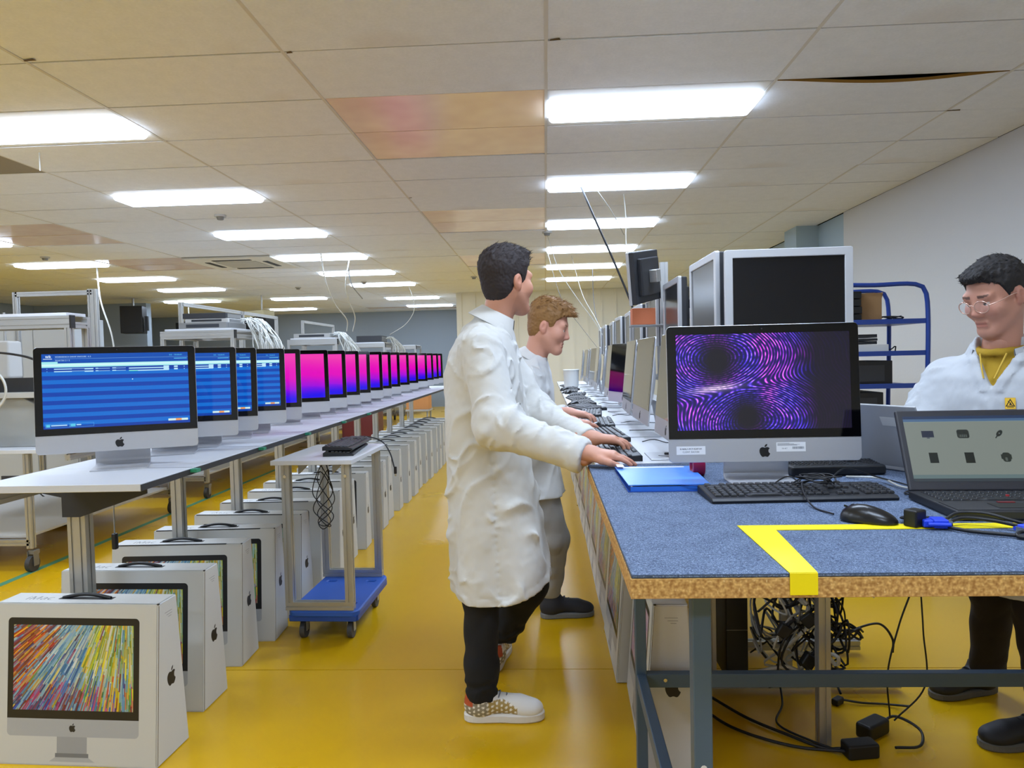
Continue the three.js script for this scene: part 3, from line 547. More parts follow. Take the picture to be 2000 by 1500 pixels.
{ // silver laptop seen from behind
  const t = thing('silver_laptop', 'grey metal laptop standing open with paper stickers on its lid', 'laptop', [1.14, TH, -2.28], 2.05);
  mesh('base', rb(.32, .014, .22, .004, 0, .008, 0), M.silverBack, t);
  const lid = mesh('lid', rb(.32, .22, .007, .003, 0, .11, 0), std('#b9babc', .42, .2), t); lid.position.set(0, .014, -.108); lid.rotation.x = -.5;
  const s1 = mesh('paper_sticker', bx(.05, .03, .0006, -.06, .165, -.0042), M.white, lid), s2 = mesh('paper_sticker', bx(.035, .035, .0006, -.105, .115, -.0042, 0, 0, .6), M.white, lid);
}
{ // small things behind the violet screen
  tag(mesh('tape_roll', (() => { const g = new THREE.LatheGeometry([[.018, 0], [.03, 0], [.031, .002], [.031, .034], [.03, .036], [.018, .036], [.018, 0]].map(([x, y]) => new THREE.Vector2(x, y)), 24); return place(g, .47, TH + .031, -2.18, 0, 0, PI / 2); })(), std('#a8164a', .35)), 'dark pink tape roll lying beside the computer foot', 'tape roll');
  const t = thing('docking_keyboard', 'black slab keyboard half hidden behind the violet screen computer', 'keyboard', [.85, TH, -2.19], .06);
  mesh('case', rb(.28, .03, .12, .008, 0, .016, 0), M.kbBlack, t); const k = mesh('keys', kbKeys.clone().scale(.58, 1, .7).translate(0, .013, 0), M.key, t); k.userData.kind = 'stuff';
  const a = thing('power_adapter', 'small black adapter block lying at the laptop corner', 'adapter', [.757, TH, -1.51], .5);
  mesh('block', rb(.034, .036, .03, .004, 0, .019, 0), M.black, a); mesh('lead', tube([V(0, .015, -.012), V(.012, .01, -.04), V(.05, .006, -.045), V(.09, .005, -.02)], .003, 20, 6), M.cableBlack, a);
  tag(mesh('white_cable', tube([V(.86, TH + .004, -2.1), V(.92, TH + .012, -2.02), V(.93, TH + .006, -1.92), V(.98, TH + .004, -1.84), V(1.0, TH + .004, -1.81)], .003, 40, 6), M.cableWhite), 'white cord running past the black laptop', 'cable');
}
{ // video cable with two blue screw plugs
  const t = thing('video_cable', 'black video cable with blue plugs coiled across the yellow tape', 'cable', [.872, TH, -1.475], 0);
  const bl = std('#1c3fd0', .4), plug = (x, z, a) => { const p = mesh('plug', merge([rb(.036, .018, .028, .003, 0, .012, 0), rb(.026, .015, .02, .003, 0, .011, -.022), cyl(V(-.02, .012, .016), V(-.02, .012, -.026), .0042, 8), cyl(V(.02, .012, .016), V(.02, .012, -.026), .0042, 8)]), bl, t); p.position.set(x, 0, z); p.rotation.y = a; mesh('socket', merge([bx(.026, .011, .008, 0, .012, .018)]), M.chrome, p); };
  plug(-.075, -.02, 1.4); plug(.062, .05, -1.25);
  mesh('jacket', tube([V(-0.060, .014, -.028), V(-0.020, .024, -.05), V(0.022, .026, -.04), V(0.056, .02, -.0), V(0.084, .012, .02), V(0.092, .008, .05), V(0.056, .006, .08), V(0.011, .006, .06), V(-0.050, .006, .02), V(-0.065, .008, -.01), V(-0.020, .018, -.032), V(0.028, .016, -.016), V(0.062, .012, .02), V(0.090, .009, .06), V(0.067, .006, .09), V(0.022, .006, .075), V(0.034, .01, .06), V(0.060, .012, .058)], .0038, 150, 7), M.cableBlack, t);
}
// keyboards and mice along the white bench
{
  const list = [[.285, 2.72, 0, .02], [.30, 3.28, .05, .03], [.31, 3.86, -.04, 0], [.30, 4.5, .08, 0], [.31, 5.05, -.25, 0], [.32, 5.6, .05, 0], [.3, 6.15, .1, 0], [.32, 6.75, -.1, 0], [.28, 7.4, .06, 0], [.3, 8.0, -.1, 0], [.3, 8.8, .1, 0]];
  let src; list.forEach(([x, d, a], i) => { const label = `dark keyboard along the aisle edge of the white bench, ${ORD[i]} from the carpeted table`; src = i ? dup(src, [x - .03, TH, -d], -PI / 2 + a, label) : makeKeyboard(label, 'keyboards on the white bench', [x - .03, TH, -d], -PI / 2 + a); });
  let ms; [[.24, 3.58, 1], [.23, 4.27, 1.4], [.2, 5.33, .7], [.22, 7.08, 1], [.2, 7.72, .5]].forEach(([x, d, a], i) => { const label = `black mouse on the white bench, ${ORD[i]} along the aisle edge`; ms = i ? dup(ms, [x, TH, -d], -PI / 2 + a, label) : makeMouse(label, 'mice on the white bench', [x, TH, -d], -PI / 2 + a); });
  for (let i = 0; i < 15; i++) { const d = 2.62 + i * .42 + rr(-.1, .1), p = [V(.4, TH + .004, -d), V(.44 + rr(-.02, .02), TH + .006, -d - rr(-.06, .06)), V(.5, TH + .004, -d - rr(-.08, .08)), V(.58, TH + .004, -d - rr(-.12, .12)), V(.66, TH + .004, -d)]; tag(mesh('bench_cable', tube(p, .0022, 24, 5), M.cableBlack), `thin black cord crossing the white bench, ${ORD[i]} from the carpeted table`, 'cable', 'cords on the white bench'); }
  const mug = thing('white_tub', 'plain white plastic tub at the far end of the white bench', 'tub', [.3, TH, -8.47]);
  mesh('wall', new THREE.LatheGeometry([[0, 0], [.075, 0], [.085, .02], [.092, .2], [.098, .205], [.096, .215], [.085, .21], [.08, .02], [0, .012]].map(([x, y]) => new THREE.Vector2(x, y)), 28), M.white, mug);
  tag(mesh('dongle', rb(.03, .012, .016, .003, .44, TH + .006, -2.62), M.black), 'small black plug lying on the white bench beside a keyboard', 'plug');
}
// ------------------------------------------------------------------ monitor gantry above the white bench
M.monBack = std('#2a2b2f', .55); M.monScreen = phy('#2b2c2e', .22); M.monBezel = std('#c6c7c9', .35, .4);
const monGeos = (() => {
  const w = .475, h = .33, hole = rrect(w - .06, h - .06, .002, 0, 0), s = rrect(w, h, .008, 0, 0); s.holes.push(hole);
  const back = ext(poly([[-.165, 0], [.165, 0], [.15, -.03], [.10, -.06], [-.10, -.06], [-.15, -.03]]), .45, .003, 0, 0, -.012, 0, -PI / 2, PI / 2);
  return { bezel: ext(s, .018, .002, 0, 0, -.006), panel: bx(w - .058, h - .058, .006, 0, 0, -.006), back: (() => { const g = rb(w - .006, h - .006, .03, .006, 0, 0, -.028); return merge([g, rb(w * .72, h * .72, .03, .01, 0, 0, -.052)]); })(), arm: rb(.08, .08, .05, .006, 0, 0, -.09) };
})();
function makeMonitor(label, group, pos, turn, tilt = 0, screen = M.monScreen) {
  const t = thing('flat_monitor', label, 'monitor', pos, turn, group), g = monGeos;
  const b = mesh('bezel', g.bezel, M.monBezel, t), p = mesh('screen', g.panel, screen, t), k = mesh('back_cover', g.back, M.monBack, t); mesh('bracket', g.arm, M.alu, t);
  t.rotation.order = 'YXZ'; t.rotation.x = tilt; return t;
}
{
  // posts and beam along the bench: top rail at 1.62
  const ps = [3.66, 4.4, 5.1, 5.78, 6.45, 7.2, 8.0, 8.8, 9.6];
  const t = thing('monitor_gantry', 'slotted aluminium frame standing along the white bench and carrying monitors', 'frame', [.815, TH, -6.5]);
  for (const d of ps) { const z = 6.5 - d; mesh('post', prof(V(0, .0, z), V(0, .6, z), .04, .08), M.alu, t); mesh('cross_arm', prof(V(-.08, .62, z), V(.1, .62, z), .04, .04), M.alu, t); mesh('end_cap', bx(.004, .042, .042, -.082, .62, z), M.black, t); }
  mesh('beam', prof(V(.03, .5, 3.0), V(.03, .5, -3.3), .04, .04), M.alu, t); mesh('beam', prof(V(.03, .2, 3.0), V(.03, .2, -3.3), .04, .04), M.alu, t);
  const mons = [[.665, 3.06, -1.56, 1.60], [.685, 3.93, -1.57, 1.60], [.70, 4.76, -1.57, 1.585], [.69, 5.44, -1.57, 1.57], [.70, 6.12, -1.6, 1.56], [.69, 6.82, -1.56, 1.56], [.70, 7.6, -1.6, 1.55], [.69, 8.4, -1.58, 1.55], [.70, 9.2, -1.6, 1.55]];
  let src; mons.forEach(([x, d, a, y], i) => { const label = `silver-rimmed monitor with dark screen facing the aisle, ${ORD[i]} along the gantry`; src = i ? dup(src, [x, y, -d], a, label) : makeMonitor(label, 'monitors along the gantry', [x, y, -d], a); });
  const bigM = makeMonitor('large silver-rimmed black monitor facing the camera above the violet screen', null, [.909, 1.583, -2.72], -.02, 0, phy('#0b0c10', .2)); bigM.scale.set(.98, 1.02, 1); mesh('stand', merge([rb(.06, .48, .03, .004, 0, -.31, -.11), rb(.24, .012, .2, .003, 0, -.563, -.06)]), M.alu, bigM);
  const st = thing('clamp_stand', 'tall slotted post with a clamp holding the tilted monitor', 'stand', [.69, TH, -4.45]);
  mesh('post', prof(V(.045, 0, 0), V(.045, .93, 0), .045, .045), M.alu, st); mesh('clamp', rb(.09, .12, .06, .006, -.05, .82, .03), M.aluDark, st); mesh('cable_tie', tube([V(-.05, .9, .06), V(-.07, .8, .07), V(-.05, .7, .07), V(-.06, .6, .06)], .003, 20, 5), M.cableWhite, st);
  const hm = makeMonitor('dark monitor tilted high on a post with its back towards the camera', null, [.575, 1.83, -4.3], -2.1, .0, M.monScreen); hm.scale.set(.8, .92, 1); hm.rotation.z = -.16;
  tag(mesh('orange_carton', rb(.14, .1, .1, .003, .60, 1.60, -4.42), std('#c9724a', .7)), 'small orange box on the gantry under the tilted monitor', 'box');
  // the orange box rests on a small shelf
  tag(mesh('bracket_shelf', rb(.2, .012, .11, .002, .62, 1.544, -4.42), M.aluDark), 'small metal shelf holding the orange box on the gantry', 'shelf');
}
// big power strips and gear at the bench back
for (let i = 0; i < 5; i++) { const g = thing('switch_box', `small black network box on the gantry posts, ${ORD[i]} from the near end`, 'network box', [.83, 1.642, -5.1 - [0, .68, 1.35, 2.1, 2.9][i]], 0, 'network boxes on the gantry'); mesh('case', rb(.1, .06, .14, .004, 0, .03, 0), M.black, g); mesh('front_plate', bx(.002, .05, .13, -.051, .03, 0), M.darkGrey, g); }
// ------------------------------------------------------------------ blue shelf trolley by the wall
{
  const bl = std('#22408f', .35, .1), t = thing('shelf_trolley', 'blue tubular shelf trolley loaded with equipment by the wall', 'trolley', [2.02, 0, -4.75]);
  const w = .62, dp = .5, r = .014, H0 = 1.76;
  for (const z of [-dp / 2, dp / 2]) mesh('hoop', tube([V(-w / 2, .1, z), V(-w / 2, .9, z), V(-w / 2, H0 - .07, z), V(-w / 2 + .02, H0 - .02, z), V(-w / 2 + .07, H0, z), V(0, H0, z), V(w / 2 - .07, H0, z), V(w / 2 - .02, H0 - .02, z), V(w / 2, H0 - .07, z), V(w / 2, .9, z), V(w / 2, .1, z)], r, 80, 10), bl, t);
  for (const y of [.25, .62, .93, 1.135, 1.335, 1.53]) mesh('shelf', merge([rb(w - .01, .018, dp, .003, 0, y, 0), bx(w - .01, .03, .004, 0, y + .006, dp / 2), bx(w - .01, .03, .004, 0, y + .006, -dp / 2)]), bl, t);
  for (const x of [-w / 2, w / 2]) for (const z of [-dp / 2, dp / 2]) { mesh('caster', merge([cyl(V(x - .012, .05, z), V(x + .012, .05, z), .048, 16), rb(.04, .05, .05, .004, x, .09, z)]), M.rubber, t); }
  let src; for (let i = 0; i < 4; i++) { const y = 1.545 + i * .047, label = `black flat device, ${ORD[i]} from the bottom of the stack on the top trolley shelf`; if (!i) { src = thing('flat_device', label, 'device', [1.86, y, -4.72], .02, 'black devices on the trolley'); mesh('case', rb(.22, .044, .3, .003, 0, .0225, 0), M.black, src); mesh('front_slot', bx(.09, .006, .002, -.03, .024, .151), M.darkGrey, src); } else dup(src, [1.86 + rr(-.008, .008), y, -4.72], rr(-.04, .04), label); }
  const bb = thing('brown_carton', 'brown cardboard box on the top trolley shelf', 'box', [2.06, 1.549, -4.7], -.2); mesh('carton_body', rb(.13, .17, .2, .002, 0, .086, 0), std('#8d6a42', .85), bb); mesh('flap', bx(.004, .05, .18, .068, .15, 0, 0, 0, -.2), std('#9b774c', .85), bb); mesh('tape', bx(.05, .001, .2, 0, .1718, 0), std('#b99a66', .5), bb);
  const tp = []; for (let i = 0; i < 18; i++) tp.push(V(2.15 + .05 * Math.cos(i * 1.1) + .05 * (i / 18), 1.551 + .02 * Math.abs(Math.sin(i * .8)), -4.62 + .05 * Math.sin(i * 1.3)));
  tag(mesh('coiled_cable', tube(tp, .004, 120, 6), M.cableBlack), 'black cable coiled on the top trolley shelf', 'cable');
  for (let i = 0; i < 3; i++) { const o = thing('closed_laptop', `closed dark laptop, ${ORD[i]} in the stack on the middle trolley shelf`, 'laptop', [1.9, 1.401 + i * .021, -4.68], rr(-.12, .12), 'laptops on the trolley'); mesh('base', rb(.33, .012, .23, .003, 0, .006, 0), M.darkGrey, o); mesh('lid', rb(.33, .007, .23, .003, 0, .0155, 0), i === 1 ? M.silverBack : M.monBack, o); }
  const wb = thing('white_device', 'white flat box with a black lead on the middle trolley shelf', 'device', [1.94, 1.345, -4.66]); mesh('case', rb(.36, .05, .25, .003, 0, .028, 0), M.white, wb); mesh('lead', tube([V(.18, .03, .05), V(.22, .02, .06), V(.25, .04, .06), V(.24, .01, .08)], .004, 20, 6), M.cableBlack, wb);
  const db = thing('black_device', 'large black device box on the lower trolley shelf', 'device', [1.94, 1.145, -4.7]); mesh('case', rb(.4, .15, .34, .004, 0, .077, 0), M.black, db); mesh('front_grille', bx(.3, .1, .003, 0, .075, .1715), M.darkGrey, db);
  const d2 = thing('tower_device', 'black tower on the lowest visible trolley shelf', 'device', [1.9, .94, -4.72]); mesh('case', rb(.36, .16, .4, .004, 0, .082, 0), M.black, d2); mesh('front_grille', bx(.28, .1, .003, 0, .08, .2015), M.darkGrey, d2);
}
// ------------------------------------------------------------------ cables hanging from the ceiling over the bench
{
  const C = CEIL, defs = [
    ['thick black cable slanting from a ceiling lamp down to the gantry', M.cableBlack, .009, [V(.31, C, -5.95), V(.42, 2.5, -5.9), V(.56, 2.15, -5.85), V(.69, 1.8, -5.8), V(.74, 1.63, -5.78)]],
    ['thin white cable hanging straight from the ceiling beside the black cable', M.cableWhite, .004, [V(.72, C, -6.4), V(.74, 2.6, -6.45), V(.745, 2.38, -6.5), V(.76, 2.1, -6.5), V(.8, 1.68, -6.5)]],
    ['white cable slanting from the lamp column to the far bench', M.cableWhite, .005, [V(.06, C, -8.5), V(.18, 2.4, -8.5), V(.4, 2.05, -8.6), V(.62, 1.75, -8.7), V(.75, 1.5, -8.7), V(.83, 1.2, -8.8)]],
    ['thin black cable hanging in front of the ribbed partition', M.cableBlack, .005, [V(.78, C, -11.5), V(.78, 2.3, -11.4), V(.8, 1.9, -11), V(.85, 1.65, -9.9)]],
    ['white cable loop near the far end of the gantry', M.cableWhite, .004, [V(.4, C, -10.2), V(.55, 2.2, -10.1), V(.7, 1.9, -10), V(.82, 1.6, -9.8)]],
    ['grey cable slanting down to the far end of the gantry', M.cableGrey, .004, [V(.05, C, -9.6), V(.25, 2.1, -9.6), V(.5, 1.75, -9.7), V(.8, 1.35, -9.7)]],
    ['grey cable strung diagonally between two ceiling lamps', M.cableGrey, .003, [V(.42, C, -6.0), V(.6, 2.62, -6.3), V(.74, 2.46, -6.6)]],
  ];
  for (const [label, m, r, p] of defs) tag(mesh('hanging_cable', tube(p, r, 40, 6), m), label, 'cable');
}
// ------------------------------------------------------------------ mobile racks of slotted aluminium beyond the test bench
M.caster = std('#3a3836', .6);
function casterGeo(x, z) { return [merge([cyl(V(x - .016, .055, z), V(x + .016, .055, z), .055, 18), ]), merge([rb(.05, .03, .05, .004, x, .13, z - .02), bx(.004, .1, .05, x - .022, .09, z - .01), bx(.004, .1, .05, x + .022, .09, z - .01)])]; }
function makeRack(label, d0, d1, goals, shelf, xl = -4.75) {
  const xr = -3.15, cx = (xl + xr) / 2, cz = -(d0 + d1) / 2, L = d1 - d0, t = thing('test_rack', label, 'rack', [cx, 0, cz], 0, 'mobile test racks'), x0 = xl - cx, x1 = xr - cx, z0 = L / 2, z1 = -L / 2;
  const P = (a, b, w, h) => mesh('profile', prof(a, b, w, h), M.alu, t);
  const xm = -3.9 - cx, zs = z0 - shelf;
  for (const z of [z0 - .03, zs + .03]) for (const x of [xm, x1 - .02]) mesh('post', prof(V(x, .83, z), V(x, 1.64, z)), M.alu, t);
  for (const z of [z0 - .03, z1 + .03]) { for (const x of [x0 + .03, x1 - .35]) mesh('post', prof(V(x, .16, z), V(x, .8, z)), M.alu, t); }
  for (const z of [z0 - .03, zs + .03]) mesh('shelf_rail', prof(V(xm - .02, 1.68, z), V(x1, 1.68, z), .08, .04), M.alu, t);
  mesh('rail_cap', bx(.012, .085, .045, x1 + .006, 1.68, z0 - .03), M.black, t);
  for (const x of [xm, x1 - .02]) mesh('shelf_rail', prof(V(x, 1.66, z0 - .05), V(x, 1.66, zs + .05)), M.alu, t);
  mesh('upper_shelf', rb(x1 - xm - .05, .02, shelf - .04, .002, (xm + x1) / 2, 1.731, z0 - shelf / 2), M.wtop, t);
  mesh('work_top', rb(x1 - x0, .026, L, .002, 0, .817, 0), M.wtop, t);
  mesh('front_rail', prof(V(x1 - .05, .775, z0), V(x1 - .05, .775, z1)), M.alu, t);
  for (const z of [z0 - .03, z1 + .03]) { mesh('base_rail', prof(V(x0 + .03, .2, z), V(x1 - .35, .2, z)), M.alu, t); }
  mesh('base_shelf', rb(x1 - x0 - .4, .018, L - .1, .002, -.18, .235, 0), M.wedge, t);
  for (const x of [x0 + .03, x1 - .35]) for (const z of [z0 - .03, z1 + .03]) { const [w, f] = casterGeo(x, z); const c = mesh('caster', f, M.aluDark, t); mesh('wheel', w, M.caster, c); }
  for (const [ga, gb, dirX] of goals) {               // tall goal-post hoops
    const gx = -3.96 - cx;
    if (dirX) { mesh('hoop_post', prof(V(gx, .83, -ga - cz), V(gx, 2.06, -ga - cz), .08, .04), M.alu, t); mesh('hoop_bar', prof(V(gx - dirX, 2.03, -ga - cz), V(gx, 2.03, -ga - cz)), M.alu, t); mesh('hoop_post', prof(V(gx - dirX, .83, -ga - cz), V(gx - dirX, 2.05, -ga - cz)), M.alu, t); }
    else { for (const d of [ga, gb]) mesh('hoop_post', prof(V(gx, .83, -d - cz), V(gx, 2.06, -d - cz)), M.alu, t); mesh('hoop_bar', prof(V(gx, 2.04, -ga - cz), V(gx, 2.04, -gb - cz)), M.alu, t); }
  }
  return t;
}
makeRack('aluminium test rack with a tall hoop behind the first blue screen', 4.62, 6.5, [[6.15, 0, .7]], .24);
makeRack('aluminium test rack with dark switches and a thick white cable bundle', 7.14, 10.5, [[7.67, 9.2], [9.26, 10.45]], .75);
makeRack('aluminium test rack with a slim grey switch above the pink screens', 10.75, 13.4, [[11.6, 13.3]], .8);
makeRack('aluminium test rack with a covered dark box on its shelf', 14.0, 16.4, [], .8, -4.6);
makeRack('bare aluminium test rack in front of the end wall', 17.4, 19.4, [], .8, -4.6);
// switches and cable bundles
function netSwitch(label, pos, w, d, h, m) { const t = thing('network_switch', label, 'network switch', pos); mesh('case', rb(w, h, d, .003, 0, h / 2, 0), m, t); mesh('port_strip', bx(.003, h * .7, d * .8, w / 2 + .0015, h / 2, 0), M.aluDark, t); mesh('vent', bx(w * .7, h * .5, .002, 0, h / 2, d / 2 + .001), M.darkGrey, t); return t; }
netSwitch('dark slim switch lying on the grey switch of the rack', [-3.55, 1.856, -7.56], .46, .42, .055, M.darkGrey);
netSwitch('grey switch on the upper shelf with the thick cable bundle', [-3.55, 1.742, -7.56], .5, .5, .07, M.aluDark);
netSwitch('light box under the slim switch on the rack shelf', [-3.53, 1.8125, -7.56], .46, .4, .043, M.wedge);
netSwitch('slim light grey switch on the rack above the pink screens', [-3.57, 1.742, -11.1], .56, .5, .07, M.alu);
netSwitch('dark box under a cover on the far rack shelf', [-3.5, 1.742, -14.4], .5, .5, .13, M.darkGrey);
function bundle(label, x, y, d, n, drop, spread) {
  const gs = []; for (let i = 0; i < n; i++) { const a = rnd(), z = -d + rr(-.2, .2), o = rr(.14, .34); gs.push(tube([V(x, y + rr(0, .05), z), V(x + .06 + rr(0, .04), y + .03 + rr(-.01, .03), z + rr(-.03, .03)), V(x + o * .6, y - .02 - rr(0, .06), z + rr(-.06, .1)), V(x + o + rr(-.05, .06), y - drop * .4, z + rr(-.15, .2) * spread), V(x + o * .8 + rr(-.12, .1), y - drop * .75, z + rr(-.25, .3) * spread), V(x + rr(-.05, .4), y - drop, z + rr(-.3, .3) * spread)], .006, 20, 5)); }
  const m = mesh('cable_bundle', gs, M.cableWhite); m.userData.kind = 'stuff'; tag(m, label, 'cables'); return m;
}
bundle('thick bundle of white network cables spilling from the dark switches', -3.26, 1.82, -0 + 7.75, 46, .75, 1);
bundle('bundle of white network cables hanging from the slim grey switch', -3.28, 1.78, 11.2, 34, .7, 1);
bundle('bundle of white cables at the far covered box', -3.22, 1.8, 14.6, 24, .55, .8);
// white coil and gear at the near rack
{
  const g = []; for (let k = 0; k < 5; k++) { const p = []; for (let i = 0; i < 12; i++) { const a = i / 12 * 2 * PI; p.push(V(-3.62 + (.11 + k * .006) * Math.cos(a) + k * .004, 1.24 + (.12 + .005 * k) * Math.sin(a), -4.5 + k * .012)); } g.push(tube(p, .007, 48, 6, true)); }
  tag(mesh('cable_coil', g, M.cableWhite), 'coil of white cable hanging on the near rack post', 'cable');
  tag(mesh('curved_black_cable', tube([V(-4.1, 1.47, -4.6), V(-3.7, 1.49, -4.58), V(-3.4, 1.45, -4.56), V(-3.3, 1.41, -4.55)], .008, 24, 6), M.cableBlack), 'thick black cable curving across the near rack', 'cable');
  const a = thing('grey_cabinet', 'grey sheet-metal cabinet on the near rack worktop', 'cabinet', [-3.78, .831, -5.05]); mesh('shell', ext(poly([[-.4, 0], [.4, 0], [.4, .2], [.16, .34], [-.4, .34]]), .5, .004, 0, 0, 0), std('#9a9b97', .5), a); mesh('top_tray', rb(.82, .04, .56, .004, 0, .36, 0), M.wedge, a); mesh('dark_recess', bx(.7, .1, .02, 0, .43, .2), M.darkGrey, a);
  const b = thing('gauge_stand', 'small grey motor housing among the near rack posts', 'device', [-4.35, .831, -5.6]); mesh('housing', rb(.16, .3, .16, .02, 0, .62, 0), M.wedge, b); mesh('column', cyl(V(0, 0, 0), V(0, .5, 0), .03, 14), M.alu, b); mesh('spindle', cyl(V(0, .76, 0), V(0, 1.0, 0), .01, 8), M.alu, b);
  const c = thing('tool_cabinet', 'light grey upright cabinet behind the near rack', 'cabinet', [-5.4, 0, -7.6]); mesh('cabinet_body', rb(.9, 1.9, .5, .004, 0, .95, 0), std('#b9bcbc', .5), c); mesh('door', rb(.43, 1.7, .01, .003, -.22, .95, .253), std('#b2b5b6', .5), c); mesh('door', rb(.43, 1.7, .01, .003, .22, .95, .253), std('#b2b5b6', .5), c);
}
// machines further back on that side
{
  const t = thing('black_speaker_box', 'black box hung under the ceiling by the grey partition', 'speaker', [-8.55, 2.06, -14.6], .3); mesh('case', rb(.42, .56, .4, .01, 0, .28, 0), M.black, t); mesh('yoke', bx(.06, .3, .1, .27, .2, .1), M.darkGrey, t); mesh('hanger', cyl(V(0, .56, 0), V(0, CEIL - 2.06, 0), .02, 10), M.alu, t);
  const d = thing('overhead_duct', 'long black and cream overhead duct behind the racks', 'duct', [-6.85, 2.0, -15.1], -.42); mesh('black_panel', rb(2.7, .32, .3, .01, 0, .16, 0), M.black, d); mesh('cream_panel', rb(2.5, .13, .3, .01, .05, .4, 0), std('#cfc49c', .6), d); for (const x of [-1.1, 1.1]) mesh('hanger', cyl(V(x, .45, 0), V(x, CEIL - 2.0, 0), .012, 8), M.alu, d);
  for (let i = 0; i < 3; i++) { const w = thing('work_cabinet', `blue-grey machine cabinet against the far side, ${ORD[i]} from the partition`, 'cabinet', [-8.2 + i * 1.25, 0, -13.2 - i * .5], 0, 'machine cabinets'); mesh('cabinet_body', rb(1.0, 1.35, .6, .01, 0, .675, 0), std('#8f979b', .5), w); mesh('control_panel', rb(.5, .5, .05, .006, .1, 1.1, .31), M.darkGrey, w); mesh('hood', rb(.7, .3, .5, .01, 0, 1.5, 0), std('#a3aaac', .5), w); mesh('base_plinth', rb(.96, .1, .56, .01, 0, .05, 0), M.darkGrey, w); }
  const o = thing('orange_crate', 'orange cardboard carton standing on a stool behind the coat', 'carton', [-1.95, .62, -10.9]); mesh('carton_body', rb(.34, .26, .3, .003, 0, .13, 0), std('#c98a50', .8), o); mesh('tape', bx(.05, .001, .3, 0, .2608, 0), std('#d9b27a', .5), o);
  const s = thing('stool', 'metal stool carrying the orange carton', 'stool', [-1.95, 0, -10.9]); mesh('seat', rb(.36, .03, .36, .004, 0, .604, 0), M.alu, s); for (const x of [-.15, .15]) for (const z of [-.15, .15]) mesh('leg', cyl(V(x, 0, z), V(x, .59, z), .014, 8), M.alu, s);
  const m = thing('red_cabinet', 'dark red cabinet standing beyond the end of the test bench', 'cabinet', [-2.75, 0, -10.6]); mesh('cabinet_body', rb(.5, .7, .5, .004, 0, .35, 0), std('#5f1f22', .5), m); mesh('door', rb(.44, .6, .01, .003, 0, .36, .254), std('#6a2427', .45), m);
}
// cables from the ceiling to the racks
for (const [label, m, p, r] of [
  ['white cable dropping from the ceiling to the near rack', M.cableWhite, [V(-6.3, CEIL, -9.9), V(-6.2, 2.3, -9.8), V(-6.0, 1.8, -9.7), V(-5.9, 1.3, -9.6)], .012],
  ['long white cable falling from the lamp column to the middle rack', M.cableWhite, [V(-2.9, CEIL, -9.3), V(-2.95, 2.5, -9.6), V(-3.0, 2.2, -10.2), V(-3.0, 2.0, -10.8), V(-3.12, 1.85, -11.2)], .008],
  ['white cable twisted beside the long one over the middle rack', M.cableWhite, [V(-2.6, CEIL, -9.6), V(-2.75, 2.45, -9.9), V(-2.85, 2.25, -10.4), V(-2.9, 2.05, -10.9), V(-3.05, 1.85, -11.3)], .008],
  ['grey conduit hanging among the white cables over the middle rack', M.cableGrey, [V(-2.8, CEIL, -10.2), V(-2.78, 2.5, -10.3), V(-2.7, 2.3, -10.6)], .009],
  ['white cable curving down to the far covered box', M.cableWhite, [V(-2.55, CEIL, -13.5), V(-2.5, 2.4, -13.8), V(-2.75, 2.1, -14.2), V(-3.15, 1.9, -14.5)], .007]]) tag(mesh('hanging_cable', tube(p, r, 40, 6), m), label, 'cable');
// cable reels and strips lying on the floor by the racks
{ const t = thing('power_strip', 'black power strip lying on the yellow floor under the near rack', 'power strip', [-4.35, 0, -6.0], .1); mesh('case', rb(.3, .045, .07, .006, 0, .023, 0), M.black, t); for (let i = 0; i < 4; i++) mesh('socket', cyl(V(-.1 + i * .065, .046, 0), V(-.1 + i * .065, .048, 0), .018, 12), M.darkGrey, t); mesh('lead', tube([V(.14, .02, 0), V(.2, .1, -.02), V(.1, .2, -.05), V(-.1, .25, -.1), V(-.25, .5, -.1)], .006, 30, 6), M.cableBlack, t);
  const h = thing('hanging_plug', 'black plug dangling on a cord below the test bench edge', 'plug', [-1.87, .62, -2.98]); mesh('plug_body', rb(.022, .07, .022, .006, 0, 0, 0), M.black, h); mesh('wire', tube([V(0, .03, 0), V(.004, .2, 0), V(.03, .37, 0)], .003, 12, 5), M.cableGrey, h); }
